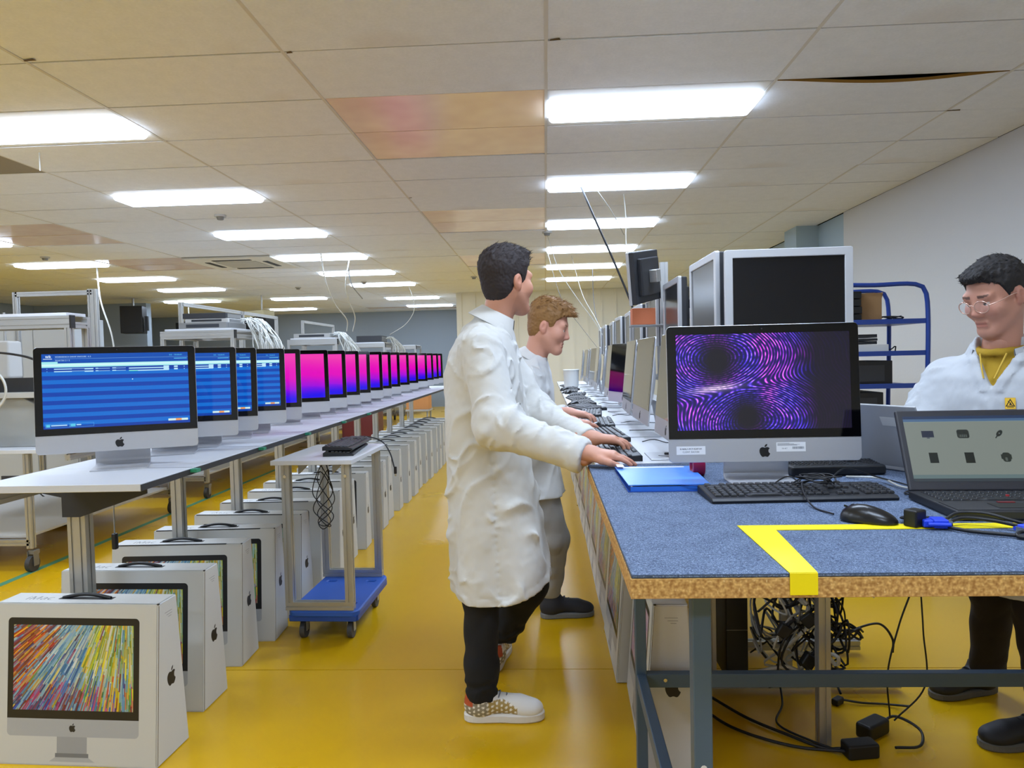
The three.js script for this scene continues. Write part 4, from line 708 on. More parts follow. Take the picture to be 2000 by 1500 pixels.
// ------------------------------------------------------------------ blue dolly with an aluminium stand on top
{
  const blue = std('#2a5cb8', .42), t = thing('wheeled_dolly', 'blue plastic transport dolly on four casters', 'dolly', [-1.105, 0, -3.7], -.03), w = .355, L = .6;
  const s = rrect(w, L, .045); for (const [x, y] of [[-.11, -.18], [.11, -.18], [-.11, .18], [.11, .18]]) { const h = new THREE.Path(); const q = rrect(.05, .024, .01, x, y); h.setFromPoints(q.getPoints(4)); s.holes.push(h); }
  mesh('deck', ext(s, .03, .006, 0, .142, 0, PI / 2, 0, 0), blue, t); mesh('skirt', merge([rb(w - .02, .028, .018, .004, 0, .118, L / 2 - .014), rb(w - .02, .028, .018, .004, 0, .118, -L / 2 + .014), rb(.018, .028, L - .04, .004, w / 2 - .012, .118, 0), rb(.018, .028, L - .04, .004, -w / 2 + .012, .118, 0)]), std('#1f4a9e', .45), t);
  for (const x of [-.12, .12]) for (const z of [-.22, .22]) { const c = mesh('caster', merge([rb(.04, .012, .05, .003, x, .1, z), bx(.003, .07, .03, x - .016, .07, z), bx(.003, .07, .03, x + .016, .07, z)]), M.alu, t); mesh('wheel', cyl(V(x - .012, .042, z), V(x + .012, .042, z), .042, 18), std('#4a4b50', .6), c); }
  const f = thing('profile_stand', 'aluminium profile stand with a white top carrying a keyboard', 'stand', [-1.12, .158, -3.7], -.03);
  const hx = .15, hz = .27, H = .72;
  for (const x of [-hx, hx]) for (const z of [-hz, hz]) mesh('post', prof(V(x, .04, z), V(x, H, z)), M.alu, f);
  for (const z of [-hz, hz]) mesh('base_rail', prof(V(-hx - .02, .02, z), V(hx + .02, .02, z)), M.alu, f);
  for (const x of [-hx, hx]) { mesh('corner_bracket', ext(poly([[0, 0], [.05, .05], [0, .05]]), .03, 0, x - .05 * Math.sign(x) * 1.3, H - .05, hz), M.aluDark, f); mesh('bolt', cyl(V(x, H - .06, hz + .02), V(x, H - .06, hz + .026), .008, 8), M.chrome, f); }
  mesh('white_board', rb(.4, .022, .66, .002, -.005, H + .011, 0), M.wtop, f);
  makeKeyboard('dark keyboard lying on the stand above the blue dolly', null, [-1.06, .9, -3.73], 1.66);
  makeKeyboard('dark keyboard stacked on top of the one on the white stand', null, [-1.055, .9275, -3.745], 1.6);
  tag(mesh('stand_cable', tube([V(-1.2, .905, -3.98), V(-1.1, .93, -3.9), V(-1.05, .945, -4.0), V(-.95, .92, -4.02), V(-.88, .86, -3.95), V(-.845, .78, -3.9)], .004, 50, 6), M.cableBlack), 'black cable with a plug drooping off the white stand top', 'cable');
  const hang = []; for (let i = 0; i < 22; i++) hang.push(V(-1.16 + .06 * Math.sin(i * 2.2) + (i % 3) * .012, .87 - .35 * Math.abs(Math.sin(i * .47)), -3.6 + .03 * Math.cos(i * 1.3)));
  tag(mesh('dangling_cable', tube(hang, .0026, 200, 5), M.cableBlack), 'thin black cables dangling in loops under the stand top', 'cable');
  const mm = thing('plug_end', 'black plug hanging beside the white stand top', 'plug', [-.84, .765, -3.9], .3); mesh('plug_body', rb(.016, .04, .012, .003, 0, 0, 0), M.black, mm); mesh('contact', bx(.01, .014, .006, 0, -.026, 0), M.chrome, mm);
}
// ------------------------------------------------------------------ ceiling equipment
{
  const t = thing('air_conditioner', 'square ceiling air conditioner cassette with dark slots', 'air conditioner', [-4.165, CEIL, -9.87]);
  mesh('fascia', rb(1.18, .03, 1.18, .01, 0, -.012, 0), std('#d8d4c6', .6), t); mesh('grille', rb(.56, .012, .56, .004, 0, -.03, 0), std('#b5b1a3', .6), t);
  for (let k = 0; k < 4; k++) { const a = k * PI / 2; const s = mesh('slot', bx(.52, .006, .07, 0, -.029, .4), M.black, t); s.rotation.y = a; }
  let src; [[-3.05, 6.72], [-6.3, 8.85], [.05, 8.2], [-1.2, 12.4], [-3.2, 12.7], [-4.6, 13.3]].forEach(([x, d], i) => { const label = `small round smoke detector on the ceiling, ${ORD[i]} away from the near end`; if (!i) { src = thing('smoke_detector', label, 'detector', [x, CEIL, -d], 0, 'smoke detectors'); mesh('base_ring', cyl(V(0, 0, 0), V(0, -.018, 0), .055, 20), M.wedge, src); mesh('sensor', cyl(V(0, -.018, 0), V(0, -.045, 0), .038, 20, .028), M.aluDark, src); } else dup(src, [x, CEIL, -d], 0, label); });
  tag(mesh('pull_cord', cyl(V(-3.28, CEIL, -4.6), V(-3.28, CEIL - .12, -4.6), .004, 6), M.cableWhite), 'short white cord hanging below the near ceiling lamp', 'cord');
}
// ------------------------------------------------------------------ below the carpeted table
{
  const t = thing('equipment_frame', 'low aluminium frame full of cabling under the carpeted table', 'frame', [1.0, 0, -2.95]);
  mesh('base_rail', prof(V(-.36, .045, .06), V(.38, .045, .06), .04, .06), M.alu, t); mesh('base_rail', prof(V(-.36, .045, -.3), V(.38, .045, -.3)), M.alu, t);
  for (const x of [-.36, -.06]) mesh('post', prof(V(x, .075, .06), V(x, .92, .06)), M.alu, t);
  mesh('top_rail', prof(V(-.36, .9, .06), V(.38, .9, .06)), M.alu, t);
  const b = thing('black_rack_case', 'tall black slotted case under the carpeted table', 'device', [.71, .078, -2.94]); mesh('case', rb(.085, .8, .24, .004, .02, .4, 0), M.black, b); for (let k = 0; k < 3; k++) mesh('seam', bx(.082, .002, .002, .02, .2 + k * .22, .121), M.aluDark, b);
  const g = ['black', 'black', 'white', 'black', 'black', 'white', 'grey', 'black'];
  for (let k = 0; k < 22; k++) {
    const c = g[k % 8], m = c === 'black' ? M.cableBlack : c === 'white' ? M.cableWhite : M.cableGrey, p = []; let x = rr(.8, 1.0), z = -2.66 + rr(-.08, .06), y = k % 3 ? rr(.5, .62) : .93;
    p.push(V(x, y, z)); const n = 9 + Math.floor(rnd() * 5); for (let i = 1; i < n; i++) { x = clamp(x + rr(-.13, .13), .76, 1.06); y = clamp(.56 - .4 * i / n + rr(-.09, .09), .12, .62); p.push(V(x, y, -2.66 + rr(-.1, .08))); }
    tag(mesh('tangled_cable', tube(p, k % 8 === 2 ? .0075 : rr(.003, .0048), 70, 6), m), `${c} cable in the tangle hanging under the carpeted table`, 'cable', `${c} tangled cables under the table`);
  }
  let src; [[.86, .5, -2.62], [.93, .4, -2.6], [.92, .26, -2.58], [1.0, .48, -2.66], [.84, .36, -2.6]].forEach(([x, y, z], i) => { const label = 'small black plug caught in the cable tangle under the carpeted table'; if (!i) { src = thing('tangled_plug', label, 'plug', [x, y, z], .3, 'plugs in the cable tangle'); mesh('plug_body', rb(.045, .05, .035, .006, 0, 0, 0), M.black, src); mesh('strain_relief', cyl(V(0, .025, 0), V(.01, .06, 0), .008, 8, .005), M.rubber, src); } else { dup(src, [x, y, z], rr(-1, 1), label).rotation.z = rr(-1, 1); } });
  // adapter bricks and cords on the floor to the side
  const a1 = thing('power_brick', 'black power brick lying at the front of the floor cables', 'adapter', [1.03, 0, -2.42], .15); mesh('block', rb(.11, .05, .06, .008, 0, .026, 0), M.black, a1); mesh('lead', tube([V(-.05, .02, 0), V(-.2, .012, -.07), V(-.35, .01, -.22), V(-.42, .01, -.42)], .006, 40, 6), M.cableBlack, a1);
  const a2 = thing('power_brick', 'black power brick leaning behind the front one on the floor', 'adapter', [1.13, 0, -2.55], .6); mesh('block', rb(.12, .055, .06, .01, 0, .03, 0), M.black, a2); mesh('lead', tube([V(.05, .03, 0), V(.1, .05, .02), V(.12, .03, .1), V(.05, .012, .14), V(-.03, .012, .1)], .005, 30, 6), M.cableBlack, a2);
  const pl = thing('floor_plug', 'black plug on a cord lying across the floor under the table', 'plug', [1.1, 0, -2.78], .7); mesh('plug_body', rb(.05, .026, .028, .006, 0, .014, 0), M.black, pl); mesh('lead', tube([V(.02, .014, 0), V(.06, .01, .06), V(.12, .008, .12), V(.15, .02, .2)], .0045, 24, 6), M.cableBlack, pl);
  for (const [label, p, r] of [['thin dark cord falling from the table in a twisted pair', [V(1.26, .958, -2.5), V(1.28, .8, -2.5), V(1.26, .6, -2.5), V(1.2, .42, -2.5), V(1.16, .25, -2.5), V(1.19, .07, -2.55)], .003], ['second thin dark cord of the twisted pair under the table', [V(1.275, .958, -2.51), V(1.27, .8, -2.49), V(1.275, .6, -2.51), V(1.28, .4, -2.5), V(1.285, .2, -2.5), V(1.2, .06, -2.54)], .003], ['black cord looping over the floor from the aluminium frame', [V(.9, .08, -2.86), V(.88, .02, -2.75), V(.82, .008, -2.62), V(.9, .008, -2.5), V(.98, .012, -2.42)], .004], ['thick black cord running along the floor from the carton', [V(.62, .02, -2.8), V(.72, .009, -2.66), V(.82, .009, -2.55), V(.93, .009, -2.45), V(.97, .02, -2.43)], .006]]) tag(mesh('floor_cable', tube(p, r, 50, 6), M.cableBlack), label, 'cable');
  const ad = thing('inline_adapter', 'black in-line adapter hanging on its cord under the table', 'adapter', [1.16, .52, -2.74]); const bl = mesh('block', rb(.11, .034, .03, .006, 0, 0, 0), M.black, ad); bl.rotation.z = -.5; mesh('lead', tube([V(-.05, .03, 0), V(-.1, .09, 0), V(-.1, .25, 0), V(-.06, .43, 0)], .003, 24, 5), M.cableBlack, ad); mesh('tail', tube([V(.05, -.03, 0), V(.075, -.06, 0), V(.06, -.09, 0)], .003, 12, 5), M.cableWhite, ad);
  const cl = []; for (let i = 0; i < 20; i++) cl.push(V(1.13 + (.05 + .01 * Math.sin(i)) * Math.cos(i * 1.2), .3 + .022 * Math.sin(i * 1.9), -2.74 + .03 * Math.sin(i * 1.2))); cl.push(V(1.24, .33, -2.74), V(1.29, .27, -2.74), V(1.29, .22, -2.74));
  tag(mesh('coiled_lead', tube(cl, .0045, 160, 6), M.cableBlack), 'black lead coiled below the in-line adapter', 'cable');
}
// ------------------------------------------------------------------ people: distance fields meshed with surface nets
const smin = (a, b, k) => { const h = Math.max(k - Math.abs(a - b), 0) / k; return Math.min(a, b) - h * h * k * .25; };
const cap = (a, b, r1, r2 = r1) => { const [ax, ay, az] = a, dx = b[0] - ax, dy = b[1] - ay, dz = b[2] - az, q = 1 / (dx * dx + dy * dy + dz * dz); return (x, y, z) => { const px = x - ax, py = y - ay, pz = z - az; let t = (px * dx + py * dy + pz * dz) * q; t = t < 0 ? 0 : t > 1 ? 1 : t; const ex = px - dx * t, ey = py - dy * t, ez = pz - dz * t; return Math.sqrt(ex * ex + ey * ey + ez * ez) - r1 - (r2 - r1) * t; }; };
const ell = (c, r) => { const m = Math.min(...r); return (x, y, z) => { const a = (x - c[0]) / r[0], b = (y - c[1]) / r[1], d = (z - c[2]) / r[2]; return (Math.sqrt(a * a + b * b + d * d) - 1) * m; }; };
const uni = (list, k) => (x, y, z) => { let d = list[0](x, y, z); for (let i = 1; i < list.length; i++) d = smin(d, list[i](x, y, z), k); return d; };
const chain = (pts, rs, k = .03) => uni(pts.slice(1).map((p, i) => cap(pts[i], p, rs[i], rs[i + 1])), k);
function nets(f, lo, hi, h) {
  const nx = Math.ceil((hi[0] - lo[0]) / h) + 1, ny = Math.ceil((hi[1] - lo[1]) / h) + 1, nz = Math.ceil((hi[2] - lo[2]) / h) + 1, F = new Float32Array(nx * ny * nz), id = new Int32Array(nx * ny * nz).fill(-1), pos = [], idx = [];
  let o = 0; for (let k = 0; k < nz; k++) for (let j = 0; j < ny; j++) for (let i = 0; i < nx; i++) F[o++] = f(lo[0] + i * h, lo[1] + j * h, lo[2] + k * h);
  const sx = 1, sy = nx, sz = nx * ny, co = [0, sx, sy, sx + sy, sz, sx + sz, sy + sz, sx + sy + sz], E = [[0, 1], [2, 3], [4, 5], [6, 7], [0, 2], [1, 3], [4, 6], [5, 7], [0, 4], [1, 5], [2, 6], [3, 7]];
  for (let k = 0; k < nz - 1; k++) for (let j = 0; j < ny - 1; j++) for (let i = 0; i < nx - 1; i++) {
    const b = i + j * sy + k * sz; let m = 0; for (let c = 0; c < 8; c++) if (F[b + co[c]] < 0) m |= 1 << c; if (m === 0 || m === 255) continue;
    let X = 0, Y = 0, Z = 0, n = 0;
    for (const [p, q] of E) { const a = F[b + co[p]], c = F[b + co[q]]; if ((a < 0) === (c < 0)) continue; const t = a / (a - c); X += (p & 1) + t * ((q & 1) - (p & 1)); Y += (p >> 1 & 1) + t * ((q >> 1 & 1) - (p >> 1 & 1)); Z += (p >> 2) + t * ((q >> 2) - (p >> 2)); n++; }
    id[b] = pos.length / 3; pos.push(lo[0] + (i + X / n) * h, lo[1] + (j + Y / n) * h, lo[2] + (k + Z / n) * h);
  }
  const quadf = (a, b, c, d, fl) => { if (a < 0 || b < 0 || c < 0 || d < 0) return; if (fl) idx.push(a, b, c, a, c, d); else idx.push(a, c, b, a, d, c); };
  for (let k = 1; k < nz - 1; k++) for (let j = 1; j < ny - 1; j++) for (let i = 1; i < nx - 1; i++) {
    const b = i + j * sy + k * sz, s = F[b] < 0;
    if (s !== F[b + sx] < 0) quadf(id[b - sy - sz], id[b - sz], id[b], id[b - sy], s);
    if (s !== F[b + sy] < 0) quadf(id[b - sx - sz], id[b - sx], id[b], id[b - sz], s);
    if (s !== F[b + sz] < 0) quadf(id[b - sx - sy], id[b - sy], id[b], id[b - sx], s);
  }
  const g = new THREE.BufferGeometry(); g.setAttribute('position', new THREE.Float32BufferAttribute(pos, 3)); g.setIndex(idx); g.computeVertexNormals(); return g;
}
function tint(g, fn) { const p = g.attributes.position, c = new Float32Array(p.count * 3), k = new THREE.Color(); for (let i = 0; i < p.count; i++) { k.set(fn(p.getX(i), p.getY(i), p.getZ(i))); c[i * 3] = k.r; c[i * 3 + 1] = k.g; c[i * 3 + 2] = k.b; } g.setAttribute('color', new THREE.BufferAttribute(c, 3)); return g; }
// frame from forward direction f and up hint
function frame(origin, f, up = [0, 1, 0]) { const F = V(...f).normalize(), U0 = V(...up), R = F.clone().cross(U0).normalize(), U = R.clone().cross(F).normalize(); const m = new THREE.Matrix4().makeBasis(R, U, F).setPosition(...origin); return { m, toLocal: new THREE.Matrix4().copy(m).invert() }; }
// right-handed check is not needed: local axes are right, up, forward; mirrored basis is fixed by flipping triangles
function worldGeo(g, fr) { g.applyMatrix4(fr.m); if (fr.m.determinant() < 0) { const a = g.index.array; for (let i = 0; i < a.length; i += 3) { const t = a[i]; a[i] = a[i + 1]; a[i + 1] = t; } } g.computeVertexNormals(); return g; }

// ---- head in local (right, up, forward)
const earS = s => uni([ell([s * .079, -.006, -.012], [.011, .031, .019]), ell([s * .074, -.028, -.004], [.009, .012, .010])], .008);
const headParts = [ell([0, .036, -.014], [.077, .09, .098]), ell([0, -.035, .03], [.062, .078, .064]), cap([-.05, -.05, .0], [-.018, -.103, .066], .021, .017), cap([.05, -.05, .0], [.018, -.103, .066], .021, .017), ell([0, -.104, .078], [.023, .018, .018]), ell([-.04, -.026, .062], [.026, .024, .026]), ell([.04, -.026, .062], [.026, .024, .026])];
const headBase = uni(headParts, .03), nose = uni([cap([0, .012, .088], [0, -.028, .108], .0075, .0105), ell([-.010, -.034, .099], [.008, .0075, .010]), ell([.010, -.034, .099], [.008, .0075, .010])], .011), brow = cap([-.042, .026, .078], [.042, .026, .078], .011, .011);
const sockL = ell([-.032, .004, .1], [.018, .012, .016]), sockR = ell([.032, .004, .1], [.018, .012, .016]), eyeL = ell([-.031, .002, .0785], [.0125, .0105, .0115]), eyeR = ell([.031, .002, .0785], [.0125, .0105, .0115]);
const lipU = cap([-.018, -.0655, .090], [.018, -.0655, .090], .0062), lipD = cap([-.015, -.0765, .0895], [.015, -.0765, .0895], .0072), ears = [earS(-1), earS(1)], concha = [ell([-.091, -.004, -.009], [.007, .016, .009]), ell([.091, -.004, -.009], [.007, .016, .009])];
function headField(x, y, z) {
  let d = headBase(x, y, z); if (d > .06) return d - .02;
  d = smin(d, brow(x, y, z), .022); d = Math.max(d, -sockL(x, y, z) - .001); d = Math.max(d, -sockR(x, y, z) - .001);
  d = smin(d, nose(x, y, z), .014); d = smin(d, lipU(x, y, z), .009); d = smin(d, lipD(x, y, z), .009); d = Math.min(d, eyeL(x, y, z), eyeR(x, y, z));
  d = smin(d, Math.max(Math.min(ears[0](x, y, z), ears[1](x, y, z)), -concha[0](x, y, z), -concha[1](x, y, z)), .006);
  const ml = Math.hypot(Math.max(Math.abs(x) - .021, 0), (y + .071) * 1.0, z - .0965); d = Math.max(d, .003 - ml + .0005);
  return d;
}
function headGeo(fr, neckTo, skin, lip, browC, stubble) {
  const n = V(...neckTo).applyMatrix4(fr.toLocal), neck = cap([0, -.045, -.028], [n.x, n.y, n.z], .054, .062);
  const g = nets((x, y, z) => smin(headField(x, y, z), neck(x, y, z), .03), [-.105, Math.min(n.y - .02, -.13), Math.min(n.z, 0) - .13], [.105, .14, .14], .0034);
  const sk = new THREE.Color(skin), lp = new THREE.Color(lip), c = new THREE.Color(), bc = new THREE.Color(browC);
  tint(g, (x, y, z) => {
    c.copy(sk); const ax = Math.abs(x);
    if (eyeL(x, y, z) < .0018 || eyeR(x, y, z) < .0018) { const r = Math.hypot(ax - .031, y - .0015); if (z > .082 && y < .0035 && y > -.006) return r < .0062 ? '#2a1c14' : '#cfc4bc'; return c.multiplyScalar(.86); }
    if (z > .088 && ax < .021 && y < -.0615 && y > -.0815) c.lerp(lp, .5);
    if (z > .06 && y > .0235 + Math.max(0, ax - .035) * .3 && y < .0298 + ax * .05 && ax > .014 && ax < .05) c.lerp(bc, .8);
    if (stubble && y < -.045 && z > -.01) c.lerp(bc, stubble);
    if (z > .095 && y < -.02 && y > -.05 || ax > .075) c.lerp(lp, .22); else if (ax > .03 && ax < .06 && y < -.01 && y > -.045 && z > .05) c.lerp(lp, .14);
    return c;
  });
  return worldGeo(g, fr);
}
function hairGeo(fr, o) {
  const sk = ell([0, .036, -.014], [.077, .09, .098]), nape = ell([0, -.03, -.042], [.056, .056, .052]), bumps = (o.bumps ?? []).map(([c, r]) => ell(c, r));
  const lim = z => { const t = o.line ?? [[-.12, -.075], [-.06, -.07], [-.028, -.05], [-.012, .022], [.006, .02], [.02, -.012], [.032, -.008], [.042, .042], [.07, .07], [.1, .08]]; if (z <= t[0][0]) return t[0][1]; for (let i = 1; i < t.length; i++) if (z < t[i][0]) return lerp(t[i - 1][1], t[i][1], (z - t[i - 1][0]) / (t[i][0] - t[i - 1][0])); return t[t.length - 1][1]; };
  const f = (x, y, z) => {
    let d = smin(sk(x, y, z), nape(x, y, z), .03); const th = lerp(o.side ?? .006, o.top ?? .016, clamp((y - .01) / .09)); d -= th;
    for (const b of bumps) d = smin(d, b(x, y, z), .02);
    if (d < .02 && d > -.03) { const s = o.strand ?? 1; d -= (.0014 * noise3(x * 200 + (o.dx ?? 0) * z * 60, y * 80 + z * 30, z * 60) + .003 * noise3(x * 60, y * 30, z * 30) * clamp((y - .03) / .05)) * s; }
    return Math.max(d, (lim(z) + .006 * noise3(x * 60, 3, z * 60) - y) * .8, -(sk(x, y, z) + .012));
  };
  const g = nets(f, [-.125, -.1, -.15], [.125, .19, .15], .0032), p = g.attributes.position, nn = g.attributes.normal, st = [], fl = o.flow ?? [0, -.2, 1], cone = new THREE.ConeGeometry(1, 1, 4, 1, true); cone.translate(0, .5, 0);
  const q = new THREE.Quaternion(), m4 = new THREE.Matrix4();
  for (let k = 0; k < (o.count ?? 2600); k++) { const i = Math.floor(rnd() * p.count), P = V(p.getX(i), p.getY(i), p.getZ(i)), N = V(nn.getX(i), nn.getY(i), nn.getZ(i)); if (N.dot(P.clone().sub(V(0, .03, -.01))) < 0) continue; const up = clamp((P.y - .03) / .06), F = V(fl[0] + rr(-.5, .5), fl[1] * up - (1 - up) * 1.1 + rr(-.25, .25), (fl[2] + rr(-.35, .35)) * (.25 + .75 * up)); F.addScaledVector(N, -F.dot(N)).normalize().addScaledVector(N, rr(.02, .3) * (.3 + .7 * up)).normalize(); const c = cone.clone(), r = rr(.0009, .002); q.setFromUnitVectors(V(0, 1, 0), F); m4.compose(P.addScaledVector(N, -.002), q, V(r, rr(.5, 1) * lerp(o.sl ?? .009, o.tl ?? .028, up), r)); c.applyMatrix4(m4); c.deleteAttribute('uv'); st.push(c); }
  return worldGeo(mergeGeometries([g, ...st]), fr);
}
// ---- hand in local (right, up = back of the hand, forward = fingers); side +1 puts the thumb to local -x
function handGeo(fr, o) {
  const s = o.side ?? 1, L = [.066, .074, .069, .054], X = [-.03, -.010, .011, .031], parts = [], P = [];
  for (let i = 0; i < 4; i++) parts.push(cap([X[i] * .55, 0, 0], [X[i], .002, .088 - Math.abs(i - 1.3) * .004], .0155, .0125));
  const palm = uni(parts, .02), fingers = [];
  for (let i = 0; i < 4; i++) { const c = o.curl[i], sp = (i - 1.5) * (o.spread ?? .09); let p = [X[i], .001, .088 - Math.abs(i - 1.3) * .004], a = c[0]; for (let k = 0; k < 3; k++) { const l = L[i] * [.46, .3, .26][k], q = [p[0] + Math.sin(sp) * l * Math.cos(a), p[1] - Math.sin(a) * l, p[2] + Math.cos(a) * l]; fingers.push(cap(p, q, .0096 - k * .0009, .0088 - k * .0009)); p = q; a += c[k + 1] ?? .3; } }
  const t = o.thumb ?? [[-.022, -.006, .018], [-.046, -.012, .05], [-.056, -.016, .08], [-.052, -.02, .104]]; const th = uni([cap(t[0], t[1], .0155, .0125), cap(t[1], t[2], .0122, .0105), cap(t[2], t[3], .0105, .0085)], .006);
  const fore = cap([0, -.001, .01], [0, -.002, -.045], .023, .027), wr = ell([0, 0, 0], [.032, .02, .03]);
  const field = (x, y, z) => { const xx = x * s; let d = smin(palm(xx, y, z), wr(xx, y, z), .02); d = smin(d, fore(xx, y, z), .02); let e = 1; for (const f of fingers) { const q = f(xx, y, z); if (q < e) e = q; } d = smin(d, e, .008); return smin(d, th(xx, y, z), .012); };
  const g = nets(field, [-.085, -.085, -.1], [.085, .045, .19], .0031);
  const sk = new THREE.Color(o.skin), rd = new THREE.Color(o.red ?? '#b0685c'), c = new THREE.Color();
  tint(g, (x, y, z) => c.copy(sk).lerp(rd, clamp((z - .09) * 4) * .35 + .12 * clamp(noise3(x * 40, y * 40, z * 40))));
  return worldGeo(g, fr);
}
// ---- cloth fields
const crease = (x, y, z, a, fx, fy, fz) => { const n = noise3(x * fx, y * fy, z * fz); return a * (1 - Math.abs(n) * 2); };
function loft(lv, p = 2.4) {                                 // lv: [y, xBack, xFront, zc, hz] sorted upwards, along world axes or a frame
  return (x, y, z) => {
    let i = 0; while (i < lv.length - 2 && y > lv[i + 1][0]) i++;
    const a = lv[i], b = lv[i + 1], t = clamp((y - a[0]) / (b[0] - a[0]), -.3, 1.3), s = t < 0 || t > 1 ? t : t * t * (3 - 2 * t) * .5 + t * .5;
    const xb = lerp(a[1], b[1], s), xf = lerp(a[2], b[2], s), zc = lerp(a[3], b[3], s), hz = Math.max(lerp(a[4], b[4], s), .02), hx = Math.max((xf - xb) / 2, .02);
    const u = Math.abs(x - (xb + xf) / 2) / hx, v = Math.abs(z - zc) / hz; return (Math.pow(Math.pow(u, p) + Math.pow(v, p), 1 / p) - 1) * Math.min(hx, hz);
  };
}
const planeCut = (p, n) => { const l = Math.hypot(...n), a = n.map(v => v / l); return (x, y, z) => (x - p[0]) * a[0] + (y - p[1]) * a[1] + (z - p[2]) * a[2]; };
function sleeve(pts, rs) {
  const n = pts.length, c = chain(pts, rs, .05), a = pts[n - 2], b = pts[n - 1], dir = [b[0] - a[0], b[1] - a[1], b[2] - a[2]], L = Math.hypot(...dir), cut = planeCut(b, dir), r = rs[n - 1];
  const f = (x, y, z) => { const s = cut(x, y, z); return Math.max(c(x, y, z) - .004 * clamp((s + .045) / .006) * clamp(.3 - s * 100), s); };
  f.near = c; f.seg = pts; f.elbow = pts[1]; return f;
}
// position along the arm (metres from the elbow, negative above it) and nothing else
function alongArm(pts, x, y, z) { const e = pts[1], w = pts[2], sh = pts[0], d1 = [w[0] - e[0], w[1] - e[1], w[2] - e[2]], l1 = Math.hypot(...d1), d0 = [e[0] - sh[0], e[1] - sh[1], e[2] - sh[2]], l0 = Math.hypot(...d0), p = [x - e[0], y - e[1], z - e[2]]; const s1 = (p[0] * d1[0] + p[1] * d1[1] + p[2] * d1[2]) / l1, s0 = (p[0] * d0[0] + p[1] * d0[1] + p[2] * d0[2]) / l0; return s1 > 0 ? s1 : Math.min(s0, 0); }
const pinch = v => { const q = 1 - Math.abs(Math.sin(v)); return q * q; };        // narrow ridges between broad hollows
function drape(x, y, z, o) {                                  // relief of coat cloth, positive = inwards
  const th = Math.atan2(z - o.zc, x - o.xc), low = clamp((o.y0 - y) / (o.y0 - o.y1)), w = noise3(x * 2.2 + 3, y * 2.4, z * 2.2);
  let d = (.009 * low + .0015) * Math.sin(th * 6 + 2.4 * noise3(.3, y * 1.6, 2) + 1.3 * w) * .8;
  d -= .012 * pinch(th * 3.2 + y * 5 + 2.5 * w) * clamp(.35 + noise3(x * 4, y * 3, z * 4 + 6));
  d -= .016 * pinch(y * 13 - (x - o.xc) * 9 * (z > o.zc ? 1 : -1) + 2.2 * noise3(x * 3, y * 3, z * 3)) * clamp(.1 + 1.3 * noise3(x * 3.3 + 8, y * 3.3, z * 3.3));
  d -= .013 * pinch(y * 26 + (x - o.xc) * 14 + 3 * noise3(x * 5, y * 5, z * 5)) * clamp(-.15 + 1.5 * noise3(x * 5, y * 5 + 4, z * 5));
  return d + .0011 * noise3(x * 34, y * 26, z * 34);
}
function armFolds(pts, x, y, z) { const s = alongArm(pts, x, y, z), el = Math.exp(-Math.pow((s - .02) / .09, 2)), w = noise3(x * 7, y * 7, z * 7); return -(.008 + .013 * el) * pinch(s * 36 + 1.7 * w + (y + x) * 6) * clamp(.55 + noise3(x * 6 + 4, y * 6, z * 6)) - .013 * pinch(s * 17 + 2.4 * w + 1) * clamp(.3 + noise3(x * 4, y * 4, z * 4 + 2)) + .0012 * noise3(x * 30, y * 30, z * 30) + .003; }
function collarGeo(center, r, h, drop, open, fr, lean = 0) {        // standing and folded collar, opening towards +forward
  const sec = [[0, 0], [.004, h], [.008, h + .003], [.03, h - drop * .6], [.044, h - drop], [.04, h - drop - .002], [.026, h - drop * .6 - .004], [.008, h - .004], [.005, 0]], n = 40, pos = [], idx = [];
  for (let i = 0; i <= n; i++) { const a = open + (2 * PI - 2 * open) * i / n, tip = 1 + .35 * Math.pow(Math.abs(i / n - .5) * 2, 6); sec.forEach(([q, y]) => { const rad = r[0] + q * (q > .02 ? tip : 1); pos.push(Math.sin(a) * (r[0] + q), y - (q > .02 ? (tip - 1) * .05 : 0) - lean * Math.cos(a), Math.cos(a) * (r[1] + q)); }); }
  const m = sec.length; for (let i = 0; i < n; i++) for (let k = 0; k < m; k++) { const a = i * m + k, b = i * m + (k + 1) % m, c = a + m, d = b + m; idx.push(a, b, c, b, d, c); }
  const g = new THREE.BufferGeometry(); g.setAttribute('position', new THREE.Float32BufferAttribute(pos, 3)); g.setIndex(idx); g.computeVertexNormals(); return worldGeo(g, fr);
}
